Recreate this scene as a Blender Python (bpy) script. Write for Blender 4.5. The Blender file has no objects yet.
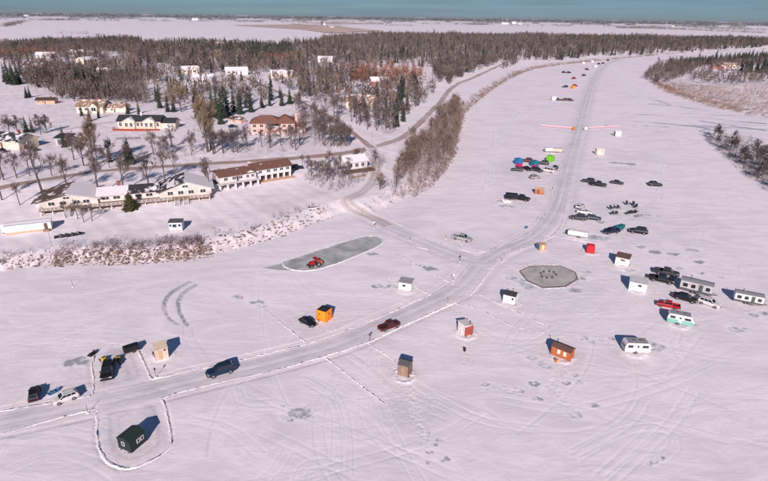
import bpy, math, random
import numpy as np
from mathutils import Vector, Matrix

# ------------------------------------------------------------------ scene, camera, light
scene = bpy.context.scene
COL = scene.collection
FPX, CAMH = 540.0, 56.0                       # focal length in photo pixels, camera height
PITCH = math.atan(225 / FPX); ROLL = math.radians(0.75)
_F = np.array([0, math.cos(PITCH), -math.sin(PITCH)])
_R = np.array([1.0, 0, 0]); _U = np.array([0, math.sin(PITCH), math.cos(PITCH)])
_R2 = _R * math.cos(ROLL) + _U * math.sin(ROLL)
_U2 = -_R * math.sin(ROLL) + _U * math.cos(ROLL)
camd = bpy.data.cameras.new('camera'); cam = bpy.data.objects.new('camera', camd); COL.objects.link(cam)
camd.sensor_width = 36; camd.lens = FPX * 36 / 768; camd.clip_start = 0.5; camd.clip_end = 60000
mw = Matrix(((_R2[0], _U2[0], -_F[0], 0), (_R2[1], _U2[1], -_F[1], 0), (_R2[2], _U2[2], -_F[2], CAMH), (0, 0, 0, 1)))
cam.matrix_world = mw
scene.camera = cam
SUN_AZ, SUN_EL = math.radians(184), math.radians(27)      # the sun stands behind the camera
world = bpy.data.worlds.new('World'); scene.world = world; world.use_nodes = True
wn, wl = world.node_tree.nodes, world.node_tree.links
wn.clear()
sky = wn.new('ShaderNodeTexSky'); sky.sky_type = 'NISHITA'; sky.sun_disc = False
sky.sun_elevation = SUN_EL; sky.sun_rotation = SUN_AZ
sky.air_density = 1.0; sky.dust_density = 0.2; sky.ozone_density = 2.5; sky.altitude = 250
tint = wn.new('ShaderNodeMix'); tint.data_type = 'RGBA'; tint.blend_type = 'MULTIPLY'; tint.inputs[0].default_value = 1
tint.inputs[7].default_value = (0.215, 0.335, 0.545, 1)
wl.new(sky.outputs[0], tint.inputs[6])
wtc = wn.new('ShaderNodeTexCoord'); wmap = wn.new('ShaderNodeMapping'); wmap.inputs['Scale'].default_value = (3.0, 3.0, 60)
wl.new(wtc.outputs['Generated'], wmap.inputs[0])
wnoise = wn.new('ShaderNodeTexNoise'); wnoise.inputs['Scale'].default_value = 1.6; wnoise.inputs['Detail'].default_value = 6
wl.new(wmap.outputs[0], wnoise.inputs['Vector'])
wramp = wn.new('ShaderNodeValToRGB'); wramp.color_ramp.elements[0].position = .42; wramp.color_ramp.elements[1].position = .72
wramp.color_ramp.elements[1].color = (.6, .6, .6, 1)
wl.new(wnoise.outputs[0], wramp.inputs[0])
cloud = wn.new('ShaderNodeMix'); cloud.data_type = 'RGBA'
cloud.inputs[7].default_value = (1.6, 2.05, 2.6, 1)
wl.new(wramp.outputs[0], cloud.inputs[0]); wl.new(tint.outputs[2], cloud.inputs[6])
wbg = wn.new('ShaderNodeBackground'); wbg.inputs['Strength'].default_value = 0.088
wl.new(cloud.outputs[2], wbg.inputs[0])
wout = wn.new('ShaderNodeOutputWorld'); wl.new(wbg.outputs[0], wout.inputs[0])
sund = bpy.data.lights.new('sun', 'SUN'); sun = bpy.data.objects.new('sun', sund); COL.objects.link(sun)
sund.energy = 4.6; sund.angle = math.radians(0.5); sund.color = (1.0, 0.84, 0.815)
sdir = Vector((math.sin(SUN_AZ) * math.cos(SUN_EL), math.cos(SUN_AZ) * math.cos(SUN_EL), math.sin(SUN_EL)))
sun.rotation_euler = sdir.to_track_quat('Z', 'Y').to_euler(); sun.location = (0, -50, 120)
vs = scene.view_settings
vs.view_transform = 'Standard'; vs.look = 'None'; vs.gamma = 1; vs.exposure = 0.26; vs.use_curve_mapping = False
scene.render.resolution_x = 1024; scene.render.resolution_y = 641

# ------------------------------------------------------------------ places
def g(x, y, z=0.0):
    """point of the level z seen at photo position (x, y)"""
    d = _F * FPX + _R2 * (x - 384) + _U2 * (240.5 - y)
    t = (z - CAMH) / d[2]
    return np.array([d[0] * t, d[1] * t, z])

def W(pts):
    return [tuple(g(*p)[:2]) for p in pts]

LEFT = W([(0, 272), (40, 268), (80, 266), (130, 265), (190, 261), (225, 254), (262, 245), (300, 232), (328, 221), (345, 214),
          (362, 215), (376, 217), (382, 211), (395, 205), (425, 190), (442, 182), (450, 168), (457, 155), (461, 140), (463, 125),
          (468, 112), (480, 101), (492, 91), (508, 81), (525, 72.5), (545, 67.5), (580, 63), (620, 59), (655, 55.5), (700, 52), (768, 49.5)])
LEFT += [(1800, 1250), (16000, 3000), (16000, 20000), (-16000, 20000), (-16000, -300), (-700, 55), (-220, 98)]
RIGHT = W([(644, 77), (641, 73), (648, 68), (668, 61.5), (700, 57), (768, 53.5)])
RIGHT += [(1800, 1080), (16000, 2700), (16000, 330), (700, 350)]
RIGHT += W([(768, 118), (740, 113), (715, 107.5), (690, 100), (668, 92), (652, 84)])
SPIT = W([(692, 130), (700, 134), (715, 146), (728, 156), (742, 170), (768, 192)]) + [(240, 120), (900, 100), (900, 215), (420, 235)]
SPIT += W([(768, 142), (745, 137), (722, 131), (703, 128)])

def seg_dist(X, Y, poly, closed=True):
    best = np.full(X.shape, 1e18)
    n = len(poly)
    for i in range(n if closed else n - 1):
        ax, ay = poly[i]; bx, by = poly[(i + 1) % n]
        dx, dy = bx - ax, by - ay
        L = dx * dx + dy * dy + 1e-12
        t = np.clip(((X - ax) * dx + (Y - ay) * dy) / L, 0, 1)
        best = np.minimum(best, (X - ax - t * dx) ** 2 + (Y - ay - t * dy) ** 2)
    return np.sqrt(best)

def inside(X, Y, poly):
    r = np.zeros(X.shape, bool); n = len(poly); j = n - 1
    for i in range(n):
        ax, ay = poly[i]; bx, by = poly[j]
        if ay != by:
            c = ((ay > Y) != (by > Y)) & (X < (bx - ax) * (Y - ay) / (by - ay) + ax)
            r ^= c
        j = i
    return r

def sstep(a, b, x):
    t = np.clip((x - a) / (b - a), 0, 1)
    return t * t * (3 - 2 * t)

def wob(X, Y, k, ph=0.0):
    return (np.sin(X * k + ph) * np.cos(Y * k * .83 + ph * 1.7) + .5 * np.sin(X * k * 2.1 + Y * k * 1.7 + ph * 2.3)
            + .25 * np.sin(X * k * 4.3 - Y * k * 3.9 + ph)) / 1.75

def land_h(X, Y):
    X = np.asarray(X, float); Y = np.asarray(Y, float)
    res = np.full(X.shape, -1.2)
    for poly, kind in ((LEFT, 0), (RIGHT, 1), (SPIT, 2)):
        d = seg_dist(X, Y, poly)
        s = np.where(inside(X, Y, poly), d, -d)
        s = s + 1.1 * wob(X, Y, .23, kind) + .5 * wob(X, Y, .9, kind + 1)
        if kind == 0:
            h = -.35 + 2.3 * sstep(-1, 8, s) + 2.6 * sstep(20, 60, s) + .35 * wob(X, Y, .06) * sstep(10, 40, s) + .12 * wob(X, Y, .5) * sstep(0, 4, s)
        elif kind == 1:
            h = -.35 + 1.3 * sstep(-1, 12, s) + 2.4 * sstep(30, 140, s) + .25 * wob(X, Y, .09, 2) * sstep(0, 15, s)
        else:
            h = -.35 + 1.3 * sstep(-1, 10, s) + .2 * wob(X, Y, .2, 3) * sstep(0, 8, s)
        h = np.where(s < -1, -.35 + np.clip((s + 1) * .3, -.85, 0), h)
        res = np.maximum(res, h)
    return res

def ground_z(x, y):
    return max(0.0, float(land_h(np.array([x]), np.array([y]))[0]))

def G(px, py):
    """ground point (river or land) at photo position"""
    z = 0.0
    for _ in range(14):
        p = g(px, py, z)
        z = .5 * z + .5 * ground_z(p[0], p[1])
    p = g(px, py, z)
    return Vector((p[0], p[1], ground_z(p[0], p[1])))

# ------------------------------------------------------------------ materials
M = {}
def mat(key, col, rough=.6, var=.12, scale=3.0, metal=0.0, spec=.4, bump=0.0, objvar=0.0):
    m = bpy.data.materials.new(key); m.use_nodes = True
    n, l = m.node_tree.nodes, m.node_tree.links
    b = n['Principled BSDF']
    b.inputs['Roughness'].default_value = rough; b.inputs['Metallic'].default_value = metal
    b.inputs['Specular IOR Level'].default_value = spec
    tc = n.new('ShaderNodeTexCoord'); no = n.new('ShaderNodeTexNoise')
    no.inputs['Scale'].default_value = scale; no.inputs['Detail'].default_value = 5
    l.new(tc.outputs['Object'], no.inputs['Vector'])
    r = n.new('ShaderNodeValToRGB'); r.color_ramp.elements[0].position = .3; r.color_ramp.elements[1].position = .7
    r.color_ramp.elements[0].color = tuple(c * (1 - var) for c in col) + (1,)
    r.color_ramp.elements[1].color = tuple(min(1, c * (1 + var)) for c in col) + (1,)
    l.new(no.outputs[0], r.inputs[0])
    out = r.outputs[0]
    if objvar:
        oi = n.new('ShaderNodeObjectInfo'); hs = n.new('ShaderNodeHueSaturation')
        mr = n.new('ShaderNodeMapRange'); mr.inputs[3].default_value = 1 - objvar; mr.inputs[4].default_value = 1 + objvar
        l.new(oi.outputs['Random'], mr.inputs[0]); l.new(mr.outputs[0], hs.inputs['Value'])
        mr2 = n.new('ShaderNodeMapRange'); mr2.inputs[3].default_value = .485; mr2.inputs[4].default_value = .515
        l.new(oi.outputs['Random'], mr2.inputs[0]); l.new(mr2.outputs[0], hs.inputs['Hue'])
        l.new(out, hs.inputs['Color']); out = hs.outputs[0]
    l.new(out, b.inputs['Base Color'])
    if bump:
        bp = n.new('ShaderNodeBump'); bp.inputs['Strength'].default_value = bump; bp.inputs['Distance'].default_value = .05
        l.new(no.outputs[0], bp.inputs['Height']); l.new(bp.outputs[0], b.inputs['Normal'])
    M[key] = m
    return m

def snow_mat(key, attr, base, dark, ice, dirt):
    """snow: colour from its own texture plus how packed, bare or dirty it is (point attribute surf)"""
    m = bpy.data.materials.new(key); m.use_nodes = True
    n, l = m.node_tree.nodes, m.node_tree.links
    b = n['Principled BSDF']; b.inputs['Specular IOR Level'].default_value = .25
    tc = n.new('ShaderNodeTexCoord')
    def noise(sc, stretch=(1, 1, 1), det=5, rot=0, dist=0.0, rough=.55):
        mp = n.new('ShaderNodeMapping'); mp.inputs['Scale'].default_value = stretch; mp.inputs['Rotation'].default_value = (0, 0, rot)
        l.new(tc.outputs['Object'], mp.inputs[0])
        t = n.new('ShaderNodeTexNoise'); t.inputs['Scale'].default_value = sc; t.inputs['Detail'].default_value = det
        t.inputs['Distortion'].default_value = dist; t.inputs['Roughness'].default_value = rough
        l.new(mp.outputs[0], t.inputs['Vector']); return t.outputs[0]
    def ramp(src, p0, p1, c0=(0, 0, 0, 1), c1=(1, 1, 1, 1)):
        r = n.new('ShaderNodeValToRGB'); r.color_ramp.elements[0].position = p0; r.color_ramp.elements[1].position = p1
        r.color_ramp.elements[0].color = c0; r.color_ramp.elements[1].color = c1
        l.new(src, r.inputs[0]); return r.outputs[0]
    def mix(f, a, c, mode='MIX'):
        x = n.new('ShaderNodeMix'); x.data_type = 'RGBA'; x.blend_type = mode
        if isinstance(f, float): x.inputs[0].default_value = f
        else: l.new(f, x.inputs[0])
        for s, k in ((a, 6), (c, 7)):
            if isinstance(s, tuple): x.inputs[k].default_value = s + (1,)
            else: l.new(s, x.inputs[k])
        return x.outputs[2]
    def math_(op, a, c):
        x = n.new('ShaderNodeMath'); x.operation = op
        for s, k in ((a, 0), (c, 1)):
            if isinstance(s, (int, float)): x.inputs[k].default_value = s
            else: l.new(s, x.inputs[k])
        return x.outputs[0]
    big = noise(.022, (1, 1.6, 1), 6, .35, .6)
    drift = noise(.13, (.5, 1.25, 1), 7, .5, 1.6)
    drift2 = noise(.42, (.55, 1.2, 1), 7, -.3, 1.5)
    fine = noise(2.6, (1, 1, 1), 6)
    c = mix(ramp(big, .36, .66), dark, base)
    c = mix(math_('MULTIPLY', ramp(drift, .4, .6), .75), c, tuple(min(1, x * 1.09) for x in base))
    c = mix(math_('MULTIPLY', ramp(drift2, .45, .75), .5), c, tuple(x * .93 for x in dark))
    c = mix(math_('MULTIPLY', ramp(fine, .52, .72), .22), c, tuple(x * .82 for x in dark))
    at = n.new('ShaderNodeAttribute'); at.attribute_name = attr
    sp = n.new('ShaderNodeSeparateColor'); l.new(at.outputs['Color'], sp.inputs[0])
    rn = noise(1.1, (1, 1, 1), 7, 0, .5, .7)
    pk = math_('MULTIPLY', sp.outputs[0], math_('ADD', math_('MULTIPLY', rn, .9), .5))
    c = mix(math_('MINIMUM', pk, 1.0), c, dirt)
    ic = ramp(math_('ADD', sp.outputs[1], math_('MULTIPLY', math_('SUBTRACT', rn, .5), 1.1)), .35, .75)
    c = mix(ic, c, ice)
    c = mix(sp.outputs[2], c, (.9, .885, .89))
    l.new(c, b.inputs['Base Color'])
    ro = n.new('ShaderNodeMapRange'); ro.inputs[3].default_value = .75; ro.inputs[4].default_value = .3
    l.new(ic, ro.inputs[0]); l.new(ro.outputs[0], b.inputs['Roughness'])
    hgt = math_('ADD', math_('MULTIPLY', drift, .22), math_('ADD', math_('MULTIPLY', drift2, .10), math_('MULTIPLY', fine, .035)))
    bp = n.new('ShaderNodeBump'); bp.inputs['Strength'].default_value = .42; bp.inputs['Distance'].default_value = 1.0
    l.new(hgt, bp.inputs['Height']); l.new(bp.outputs[0], b.inputs['Normal'])
    M[key] = m
    return m

snow_mat('river_snow', 'surf', (.845, .79, .825), (.725, .685, .725), (.36, .385, .41), (.52, .505, .535))
snow_mat('land_snow', 'surf', (.84, .79, .82), (.75, .71, .745), (.34, .36, .38), (.34, .25, .20))
mat('windrow', (.81, .76, .79), .7, .06, 2.5, bump=.4)
mat('ramp_snow', (.60, .51, .49), .85, .2, .5, bump=.3)
mat('dirt_road', (.36, .285, .25), .85, .25, .4, bump=.3)
mat('snow_cap', (.81, .765, .79), .7, .05, 1.2, bump=.4)
mat('rink_ice', (.43, .45, .425), .32, .32, .3)
mat('rink_ice_grey', (.47, .45, .41), .42, .22, .45)
mat('stubble', (.55, .43, .36), .9, .3, .01)
mat('far_field', (.74, .69, .72), .9, .08, .004)
mat('bark', (.105, .085, .078), .9, .25, 4, objvar=.2)
mat('twig', (.165, .128, .118), .9, .2, 1.5, objvar=.3)
mat('thicket', (.215, .155, .12), .9, .3, .15)
mat('twig_tan', (.26, .185, .125), .9, .2, 1.5, objvar=.2)
mat('twig_rust', (.27, .125, .065), .9, .2, 1.5, objvar=.15)
mat('twig_red', (.20, .09, .075), .9, .3, 1.0, objvar=.2)
mat('reed', (.40, .29, .19), .9, .3, 1.0, objvar=.2)
mat('needles', (.028, .042, .026), .85, .35, 1.2, objvar=.3)
mat('needles_olive', (.075, .075, .022), .85, .3, 1.2, objvar=.2)
mat('woods', (.122, .096, .083), .9, .65, .09)
mat('woods_tan', (.23, .17, .125), .9, .4, .11)
mat('woods_dark', (.030, .042, .030), .9, .4, .05)
mat('rock', (.21, .16, .135), .9, .6, .8)
for k, c in dict(white=(.68, .665, .655), offwhite=(.68, .66, .62), cream=(.72, .60, .48), beige=(.56, .44, .34), tan=(.50, .36, .24),
                 pinkbrick=(.60, .40, .33), brown=(.13, .075, .055), dkbrown=(.075, .05, .042), woodbrown=(.30, .21, .14), rust=(.42, .13, .045),
                 redbrown=(.33, .075, .045), grey=(.27, .27, .28), dkgrey=(.09, .09, .10), ltgrey=(.45, .45, .46), black=(.018, .018, .02),
                 dkgreen=(.016, .03, .027), roofbrown=(.21, .105, .07), rooftan=(.36, .24, .15), roofdark=(.035, .036, .042), plywood=(.62, .49, .38)).items():
    mat(k, c, .7, .14, 1.4)
for k, c in dict(p_white=(.75, .75, .74), p_black=(.014, .015, .018), p_blue=(.012, .035, .075), p_navy=(.02, .028, .07), p_red=(.45, .02, .025),
                 p_maroon=(.11, .02, .022), p_silver=(.42, .42, .42), p_grey=(.055, .058, .062), p_teal=(.02, .20, .20), p_turq=(.22, .58, .50),
                 p_green=(.16, .42, .03), p_yellow=(.62, .45, .03), p_orange=(.75, .22, .02), p_cream=(.66, .60, .48)).items():
    mat(k, tuple(x * .8 for x in c), .38, .12, 1.1, spec=.35)
for k, c in dict(f_orange=(.85, .27, .015), f_black=(.016, .016, .018), f_red=(.55, .02, .03), f_blue=(.015, .17, .36), f_teal=(.01, .16, .22),
                 f_magenta=(.55, .02, .16), f_green=(.16, .52, .03), f_pink=(.80, .42, .45), f_tarp=(.05, .16, .30)).items():
    mat(k, c, .8, .14, 2.2, bump=.3)
mat('lodge_wall', (.64, .585, .53), .8, .2, .5)
mat('glass', (.012, .016, .022), .08, .1, 1, spec=.8)
mat('pane', (.03, .036, .045), .12, .2, .6, spec=.7)
mat('tyre', (.02, .02, .02), .9, .2, 3)
mat('rim', (.35, .35, .36), .35, .1, 3, metal=.6)
mat('lamp_glass', (.7, .7, .68), .15, .05, 3, spec=.7)
mat('tail_lens', (.35, .015, .012), .2, .05, 3, spec=.7)
mat('metal', (.30, .30, .31), .45, .15, 3, metal=.5)

def patchy(key, dark, t0=.46, t1=.56, sc=.5):
    """shingles with the snow that has not slid off yet"""
    m = mat(key, dark, .8, .2, 2.5); n, l = m.node_tree.nodes, m.node_tree.links; b = n['Principled BSDF']
    src = b.inputs['Base Color'].links[0].from_socket
    tc = n.new('ShaderNodeTexCoord'); no = n.new('ShaderNodeTexNoise'); no.inputs['Scale'].default_value = sc; no.inputs['Detail'].default_value = 6
    l.new(tc.outputs['Object'], no.inputs['Vector'])
    rp = n.new('ShaderNodeValToRGB'); rp.color_ramp.elements[0].position = t0; rp.color_ramp.elements[1].position = t1; l.new(no.outputs[0], rp.inputs[0])
    x = n.new('ShaderNodeMix'); x.data_type = 'RGBA'; x.inputs[7].default_value = (.81, .77, .79, 1); l.new(rp.outputs[0], x.inputs[0]); l.new(src, x.inputs[6]); l.new(x.outputs[2], b.inputs['Base Color'])
patchy('patchy_motel', (.17, .085, .06), .66, .74, .5); patchy('patchy_dark', (.04, .038, .042), .5, .58); patchy('patchy_brown', (.10, .065, .052), .54, .62, .4); patchy('patchy_tan', (.30, .20, .13), .55, .63, .6)

# ------------------------------------------------------------------ mesh helpers
class MB:
    def __init__(s): s.v = []; s.f = []
    def add(s, vs_, fs_):
        o = len(s.v); s.v += [tuple(p) for p in vs_]; s.f += [tuple(i + o for i in f) for f in fs_]
    def box(s, x0, x1, y0, y1, z0, z1):
        s.add([(x0, y0, z0), (x1, y0, z0), (x1, y1, z0), (x0, y1, z0), (x0, y0, z1), (x1, y0, z1), (x1, y1, z1), (x0, y1, z1)],
              [(0, 3, 2, 1), (4, 5, 6, 7), (0, 1, 5, 4), (1, 2, 6, 5), (2, 3, 7, 6), (3, 0, 4, 7)])
        return s
    def hexa(s, lo, hi):
        """eight corners: four below, four above, counter-clockwise from above"""
        s.add(list(lo) + list(hi), [(0, 3, 2, 1), (4, 5, 6, 7), (0, 1, 5, 4), (1, 2, 6, 5), (2, 3, 7, 6), (3, 0, 4, 7)]); return s
    def tube(s, a, b, r0, r1, n=6, cap=True):
        a = Vector(a); b = Vector(b); d = (b - a)
        if d.length < 1e-6: return s
        d.normalize(); u = d.orthogonal().normalized(); w = d.cross(u)
        vs_ = []
        for p, r in ((a, r0), (b, r1)):
            for i in range(n):
                t = 2 * math.pi * i / n
                vs_.append(p + (u * math.cos(t) + w * math.sin(t)) * r)
        fs_ = [(i, (i + 1) % n, n + (i + 1) % n, n + i) for i in range(n)]
        if cap: fs_ += [tuple(range(n - 1, -1, -1)), tuple(range(n, 2 * n))]
        s.add(vs_, fs_); return s
    def loft(s, rings, caps=True):
        n = len(rings[0]); vs_ = [p for r in rings for p in r]; fs_ = []
        for k in range(len(rings) - 1):
            for i in range(n):
                j = (i + 1) % n
                fs_.append((k * n + i, k * n + j, (k + 1) * n + j, (k + 1) * n + i))
        if caps: fs_ += [tuple(range(n - 1, -1, -1)), tuple((len(rings) - 1) * n + i for i in range(n))]
        s.add(vs_, fs_); return s
    def prism(s, poly, y0, y1, axis='y'):
        """polygon in x,z extruded along y (or in y,z along x)"""
        if axis == 'y': a = [(x, y0, z) for x, z in poly]; b = [(x, y1, z) for x, z in poly]
        else: a = [(y0, x, z) for x, z in poly]; b = [(y1, x, z) for x, z in poly]
        n = len(poly)
        s.add(a + b, [tuple(range(n - 1, -1, -1)), tuple(range(n, 2 * n))] + [(i, (i + 1) % n, n + (i + 1) % n, n + i) for i in range(n)]); return s
    def slab(s, q, t):
        """four corners thickened along their normal"""
        q = [Vector(p) for p in q]; nrm = (q[1] - q[0]).cross(q[3] - q[0]).normalized() * t
        s.hexa(q, [p + nrm for p in q]); return s
    def mesh(s, name='mesh', smooth=False):
        me = bpy.data.meshes.new(name)
        me.from_pydata([tuple(p) for p in s.v], [], s.f); me.update()
        import bmesh
        bm = bmesh.new(); bm.from_mesh(me); bmesh.ops.recalc_face_normals(bm, faces=bm.faces); bm.to_mesh(me); bm.free()
        if smooth: me.shade_smooth()
        me.materials.append(None)
        return me

def new_obj(name, me, mkey, parent=None, kind=None, label=None):
    if isinstance(me, MB): me = me.mesh(name)
    o = bpy.data.objects.new(name, me); COL.objects.link(o)
    if me is not None and mkey:
        if not me.materials: me.materials.append(None)
        o.material_slots[0].link = 'OBJECT'; o.material_slots[0].material = M[mkey]
    if parent is not None: o.parent = parent
    if kind: o['kind'] = kind
    if label: o['label'] = label
    return o

def P(name, me, mkey, subs=(), label=None):
    return (name, me.mesh(name) if isinstance(me, MB) else me, mkey, subs, label)

def inst(spec, name, label, cat, loc, rz=0.0, group=None, mats=None, scale=1.0):
    """a thing: an Empty at its base with a copy of every part and sub-part (meshes shared)"""
    mats = mats or {}
    e = bpy.data.objects.new(name, None); COL.objects.link(e)
    e.empty_display_size = .3
    e.location = loc; e.rotation_euler = (0, 0, rz)
    e.scale = (scale,) * 3 if not isinstance(scale, tuple) else scale
    e['label'] = label; e['category'] = cat
    if group: e['group'] = group
    for pn, me, mk, subs, lab in spec:
        o = new_obj(pn, me, mats.get(mk, mk), e, None, lab)
        for sn, sme, smk, _s, slab in subs:
            new_obj(sn, sme, mats.get(smk, smk), o, None, slab)
    return e

def single(name, me, mkey, label, cat, loc=(0, 0, 0), rz=0.0, group=None):
    o = new_obj(name, me, mkey); o.location = loc; o.rotation_euler = (0, 0, rz)
    o['label'] = label; o['category'] = cat
    if group: o['group'] = group
    return o

def head(a, b):
    return math.atan2(b[1] - a[1], b[0] - a[0])

def catmull(pts, step):
    pts = [np.array(p, float) for p in pts]
    P_ = [2 * pts[0] - pts[1]] + pts + [2 * pts[-1] - pts[-2]]
    out = []
    for i in range(1, len(P_) - 2):
        a, b, c, d = P_[i - 1], P_[i], P_[i + 1], P_[i + 2]
        n = max(2, int(np.linalg.norm(c - b) / step))
        for k in range(n):
            t = k / n
            out.append(.5 * (2 * b + (c - a) * t + (2 * a - 5 * b + 4 * c - d) * t * t + (3 * b - a - 3 * c + d) * t ** 3))
    out.append(pts[-1])
    return np.array(out)

def offset_line(c, off):
    t = np.gradient(c, axis=0); t /= np.linalg.norm(t, axis=1)[:, None] + 1e-9
    return c + np.stack([-t[:, 1], t[:, 0]], 1) * off

def pl(px, step=1.0):
    """smooth ground line through photo positions on the ice"""
    return catmull(W(px), step)

# ------------------------------------------------------------------ frozen river: one sheet, with grooves and wear
ROAD_W = pl([(-60, 436), (0, 422), (50, 412), (95, 402.5), (150, 390.5), (192, 380), (250, 366.5), (310, 351.5), (350, 338.5), (385, 322.5), (425, 305), (452, 292), (470, 277)], 1.0)
ROAD_N = pl([(452, 292), (467, 281), (478, 268), (500, 252), (530, 239), (548, 222), (558, 205), (563, 188), (567, 170), (572, 152), (578, 132), (584, 108), (590, 88), (597, 74), (607, 64), (622, 58.7)], 1.2)
ROAD_E = pl([(372, 217), (384, 224), (398, 231), (425, 242), (455, 254), (480, 261), (497, 255)], 1.0)
LOT_S = W([(98, 409), (98, 440), (103, 456), (114, 465.5), (130, 468), (150, 460), (169, 447), (170, 430), (164, 405), (160, 399)])
LOT_N = W([(92, 395), (94, 384), (92, 365), (99, 351), (111, 345), (123, 346), (137, 348), (144, 363), (151, 379)])
RINK = catmull(W([(283, 262), (291, 258.5), (320, 249.5), (345, 241.5), (362, 237), (376, 236.5), (383, 240.5), (378, 246), (360, 254), (335, 264), (312, 270), (295, 270), (285, 267), (283, 262)]), .8)[:-1]
OCTA = W([(519.5, 271), (531, 266), (560, 266), (575, 272), (577.5, 279), (565, 286.5), (543, 287.5), (527, 280.5)])

def track(px, w=.35, gap=1.6, dark=.6, bright=0.0, depth=.03, ice=0.0):
    c = pl(px, 1.2)
    if gap <= 0: return [(c, w, dark, bright, depth, ice)]
    return [(offset_line(c, gap / 2), w, dark, bright, depth, ice), (offset_line(c, -gap / 2), w, dark, bright, depth, ice)]

TR = []
for px in ([(190, 281), (172, 291), (163, 303), (167, 317), (180, 326)], [(196, 284), (181, 294), (177, 307), (186, 325)]):
    TR += track(px, .5, .0, 1.0, 0, .05, 1.3)
    TR += track([(a + 2.2, b + .6) for a, b in px], .42, .0, 1.0, 0, .05, 1.2)
TR += track([(190, 281), (215, 276), (230, 285), (238, 296)], .35, 0, .3)
for px in ([(300, 378), (322, 388), (334, 405), (338, 425), (337, 450), (336, 482)], [(308, 378), (330, 390), (342, 410), (347, 440), (347, 482)], [(298, 484), (304, 468), (320, 463), (335, 466)],
           [(245, 378), (236, 388), (240, 400), (262, 404), (285, 400)], [(290, 448), (277, 468), (262, 482)], [(292, 275), (302, 288), (325, 305), (345, 320)],
           [(575, 453), (600, 440), (625, 425), (640, 410), (645, 400)], [(576, 458), (606, 440), (640, 428), (668, 430), (676, 442), (672, 452), (655, 461)], [(612, 480), (640, 455), (675, 420), (695, 390)],
           [(600, 480), (632, 450), (660, 425)], [(455, 345), (480, 352), (520, 349), (560, 330), (600, 312)], [(400, 300), (430, 318), (470, 340), (500, 345)], [(480, 330), (500, 340), (530, 342), (560, 335)],
           [(560, 325), (600, 330), (640, 325), (670, 330)], [(500, 400), (560, 410), (610, 402), (680, 380), (740, 350)], [(560, 300), (590, 295), (625, 300), (650, 310)], [(690, 330), (715, 320), (745, 318), (768, 322)],
           [(405, 378), (430, 395), (480, 420), (540, 430)], [(60, 340), (100, 330), (150, 335), (200, 345)], [(0, 350), (40, 342), (90, 345)], [(20, 440), (60, 432), (90, 436)], [(10, 470), (50, 455), (90, 462), (120, 480)],
           [(190, 420), (230, 430), (260, 455)], [(440, 225), (480, 210), (515, 203)], [(530, 230), (510, 215), (490, 205), (470, 190)], [(500, 205), (490, 170), (500, 140), (520, 110)], [(600, 190), (640, 195), (690, 200), (740, 230)],
           [(575, 240), (600, 250), (640, 255), (700, 270), (768, 280)], [(600, 140), (640, 145), (660, 160), (655, 182)], [(566, 175), (600, 176), (650, 180)], [(574, 206), (620, 222), (660, 226)], [(420, 200), (450, 205), (500, 190), (540, 175)],
           [(600, 120), (640, 100), (650, 90)], [(610, 64), (625, 80), (640, 100), (690, 118)], [(495, 130), (493, 160), (485, 190)], [(480, 225), (510, 226), (545, 218)], [(618, 126), (655, 125), (690, 128), (710, 131)]):
    TR += track(px, .36, 1.6, .5, .75, .036)
for px in ([(328, 362), (360, 385), (390, 408)], [(345, 352), (372, 372), (395, 392)], [(350, 356), (400, 395), (455, 420)], [(280, 345), (310, 322), (340, 312)], [(390, 300), (410, 292), (432, 283)]):
    TR += track(px, .4, 1.7, .5, .2, .04)
for px, w in (([(640, 122), (670, 124), (700, 127.5), (730, 134), (768, 140)], 1.6), ([(690, 117), (730, 120.5), (768, 124)], 2.2), ([(650, 104), (680, 107), (712, 111)], 2.0), ([(700, 121), (740, 127), (768, 131)], 2.0), ([(605, 125), (640, 125.5), (668, 127)], .9), ([(630, 96), (655, 100), (672, 106)], 1.6)):
    TR += track(px, w * 1.7, 0, .3, 0, .02, 1.35)
_tr = np.random.default_rng(21)
for _ in range(130):
    p = np.array([_tr.uniform(-75, 120), _tr.uniform(52, 130) if _tr.random() < .6 else _tr.uniform(130, 420)])
    if p[1] > 130: p[0] = p[1] * .23 + _tr.uniform(-20, 60)
    a = _tr.uniform(0, 6.283); cv = _tr.normal(0, .03); pts = []
    for k in range(int(_tr.uniform(5, 18))):
        pts.append(p.copy()); a += cv * 4; cv += _tr.normal(0, .012); cv *= .95; p = p + 4 * np.array([math.cos(a), math.sin(a)])
    if max(float(land_h(np.array([q[0]]), np.array([q[1]]))[0]) for q in pts) > -.3: continue
    c = catmull(pts, 1.2); dk, br = _tr.uniform(.25, .65), _tr.uniform(.25, .8)
    if _tr.random() < .4: TR.append((c, _tr.uniform(.35, .6), dk, br, .03, 0.0))
    else:
        for o in (.8, -.8): TR.append((offset_line(c, o), .32, dk, br, .03, 0.0))
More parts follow.
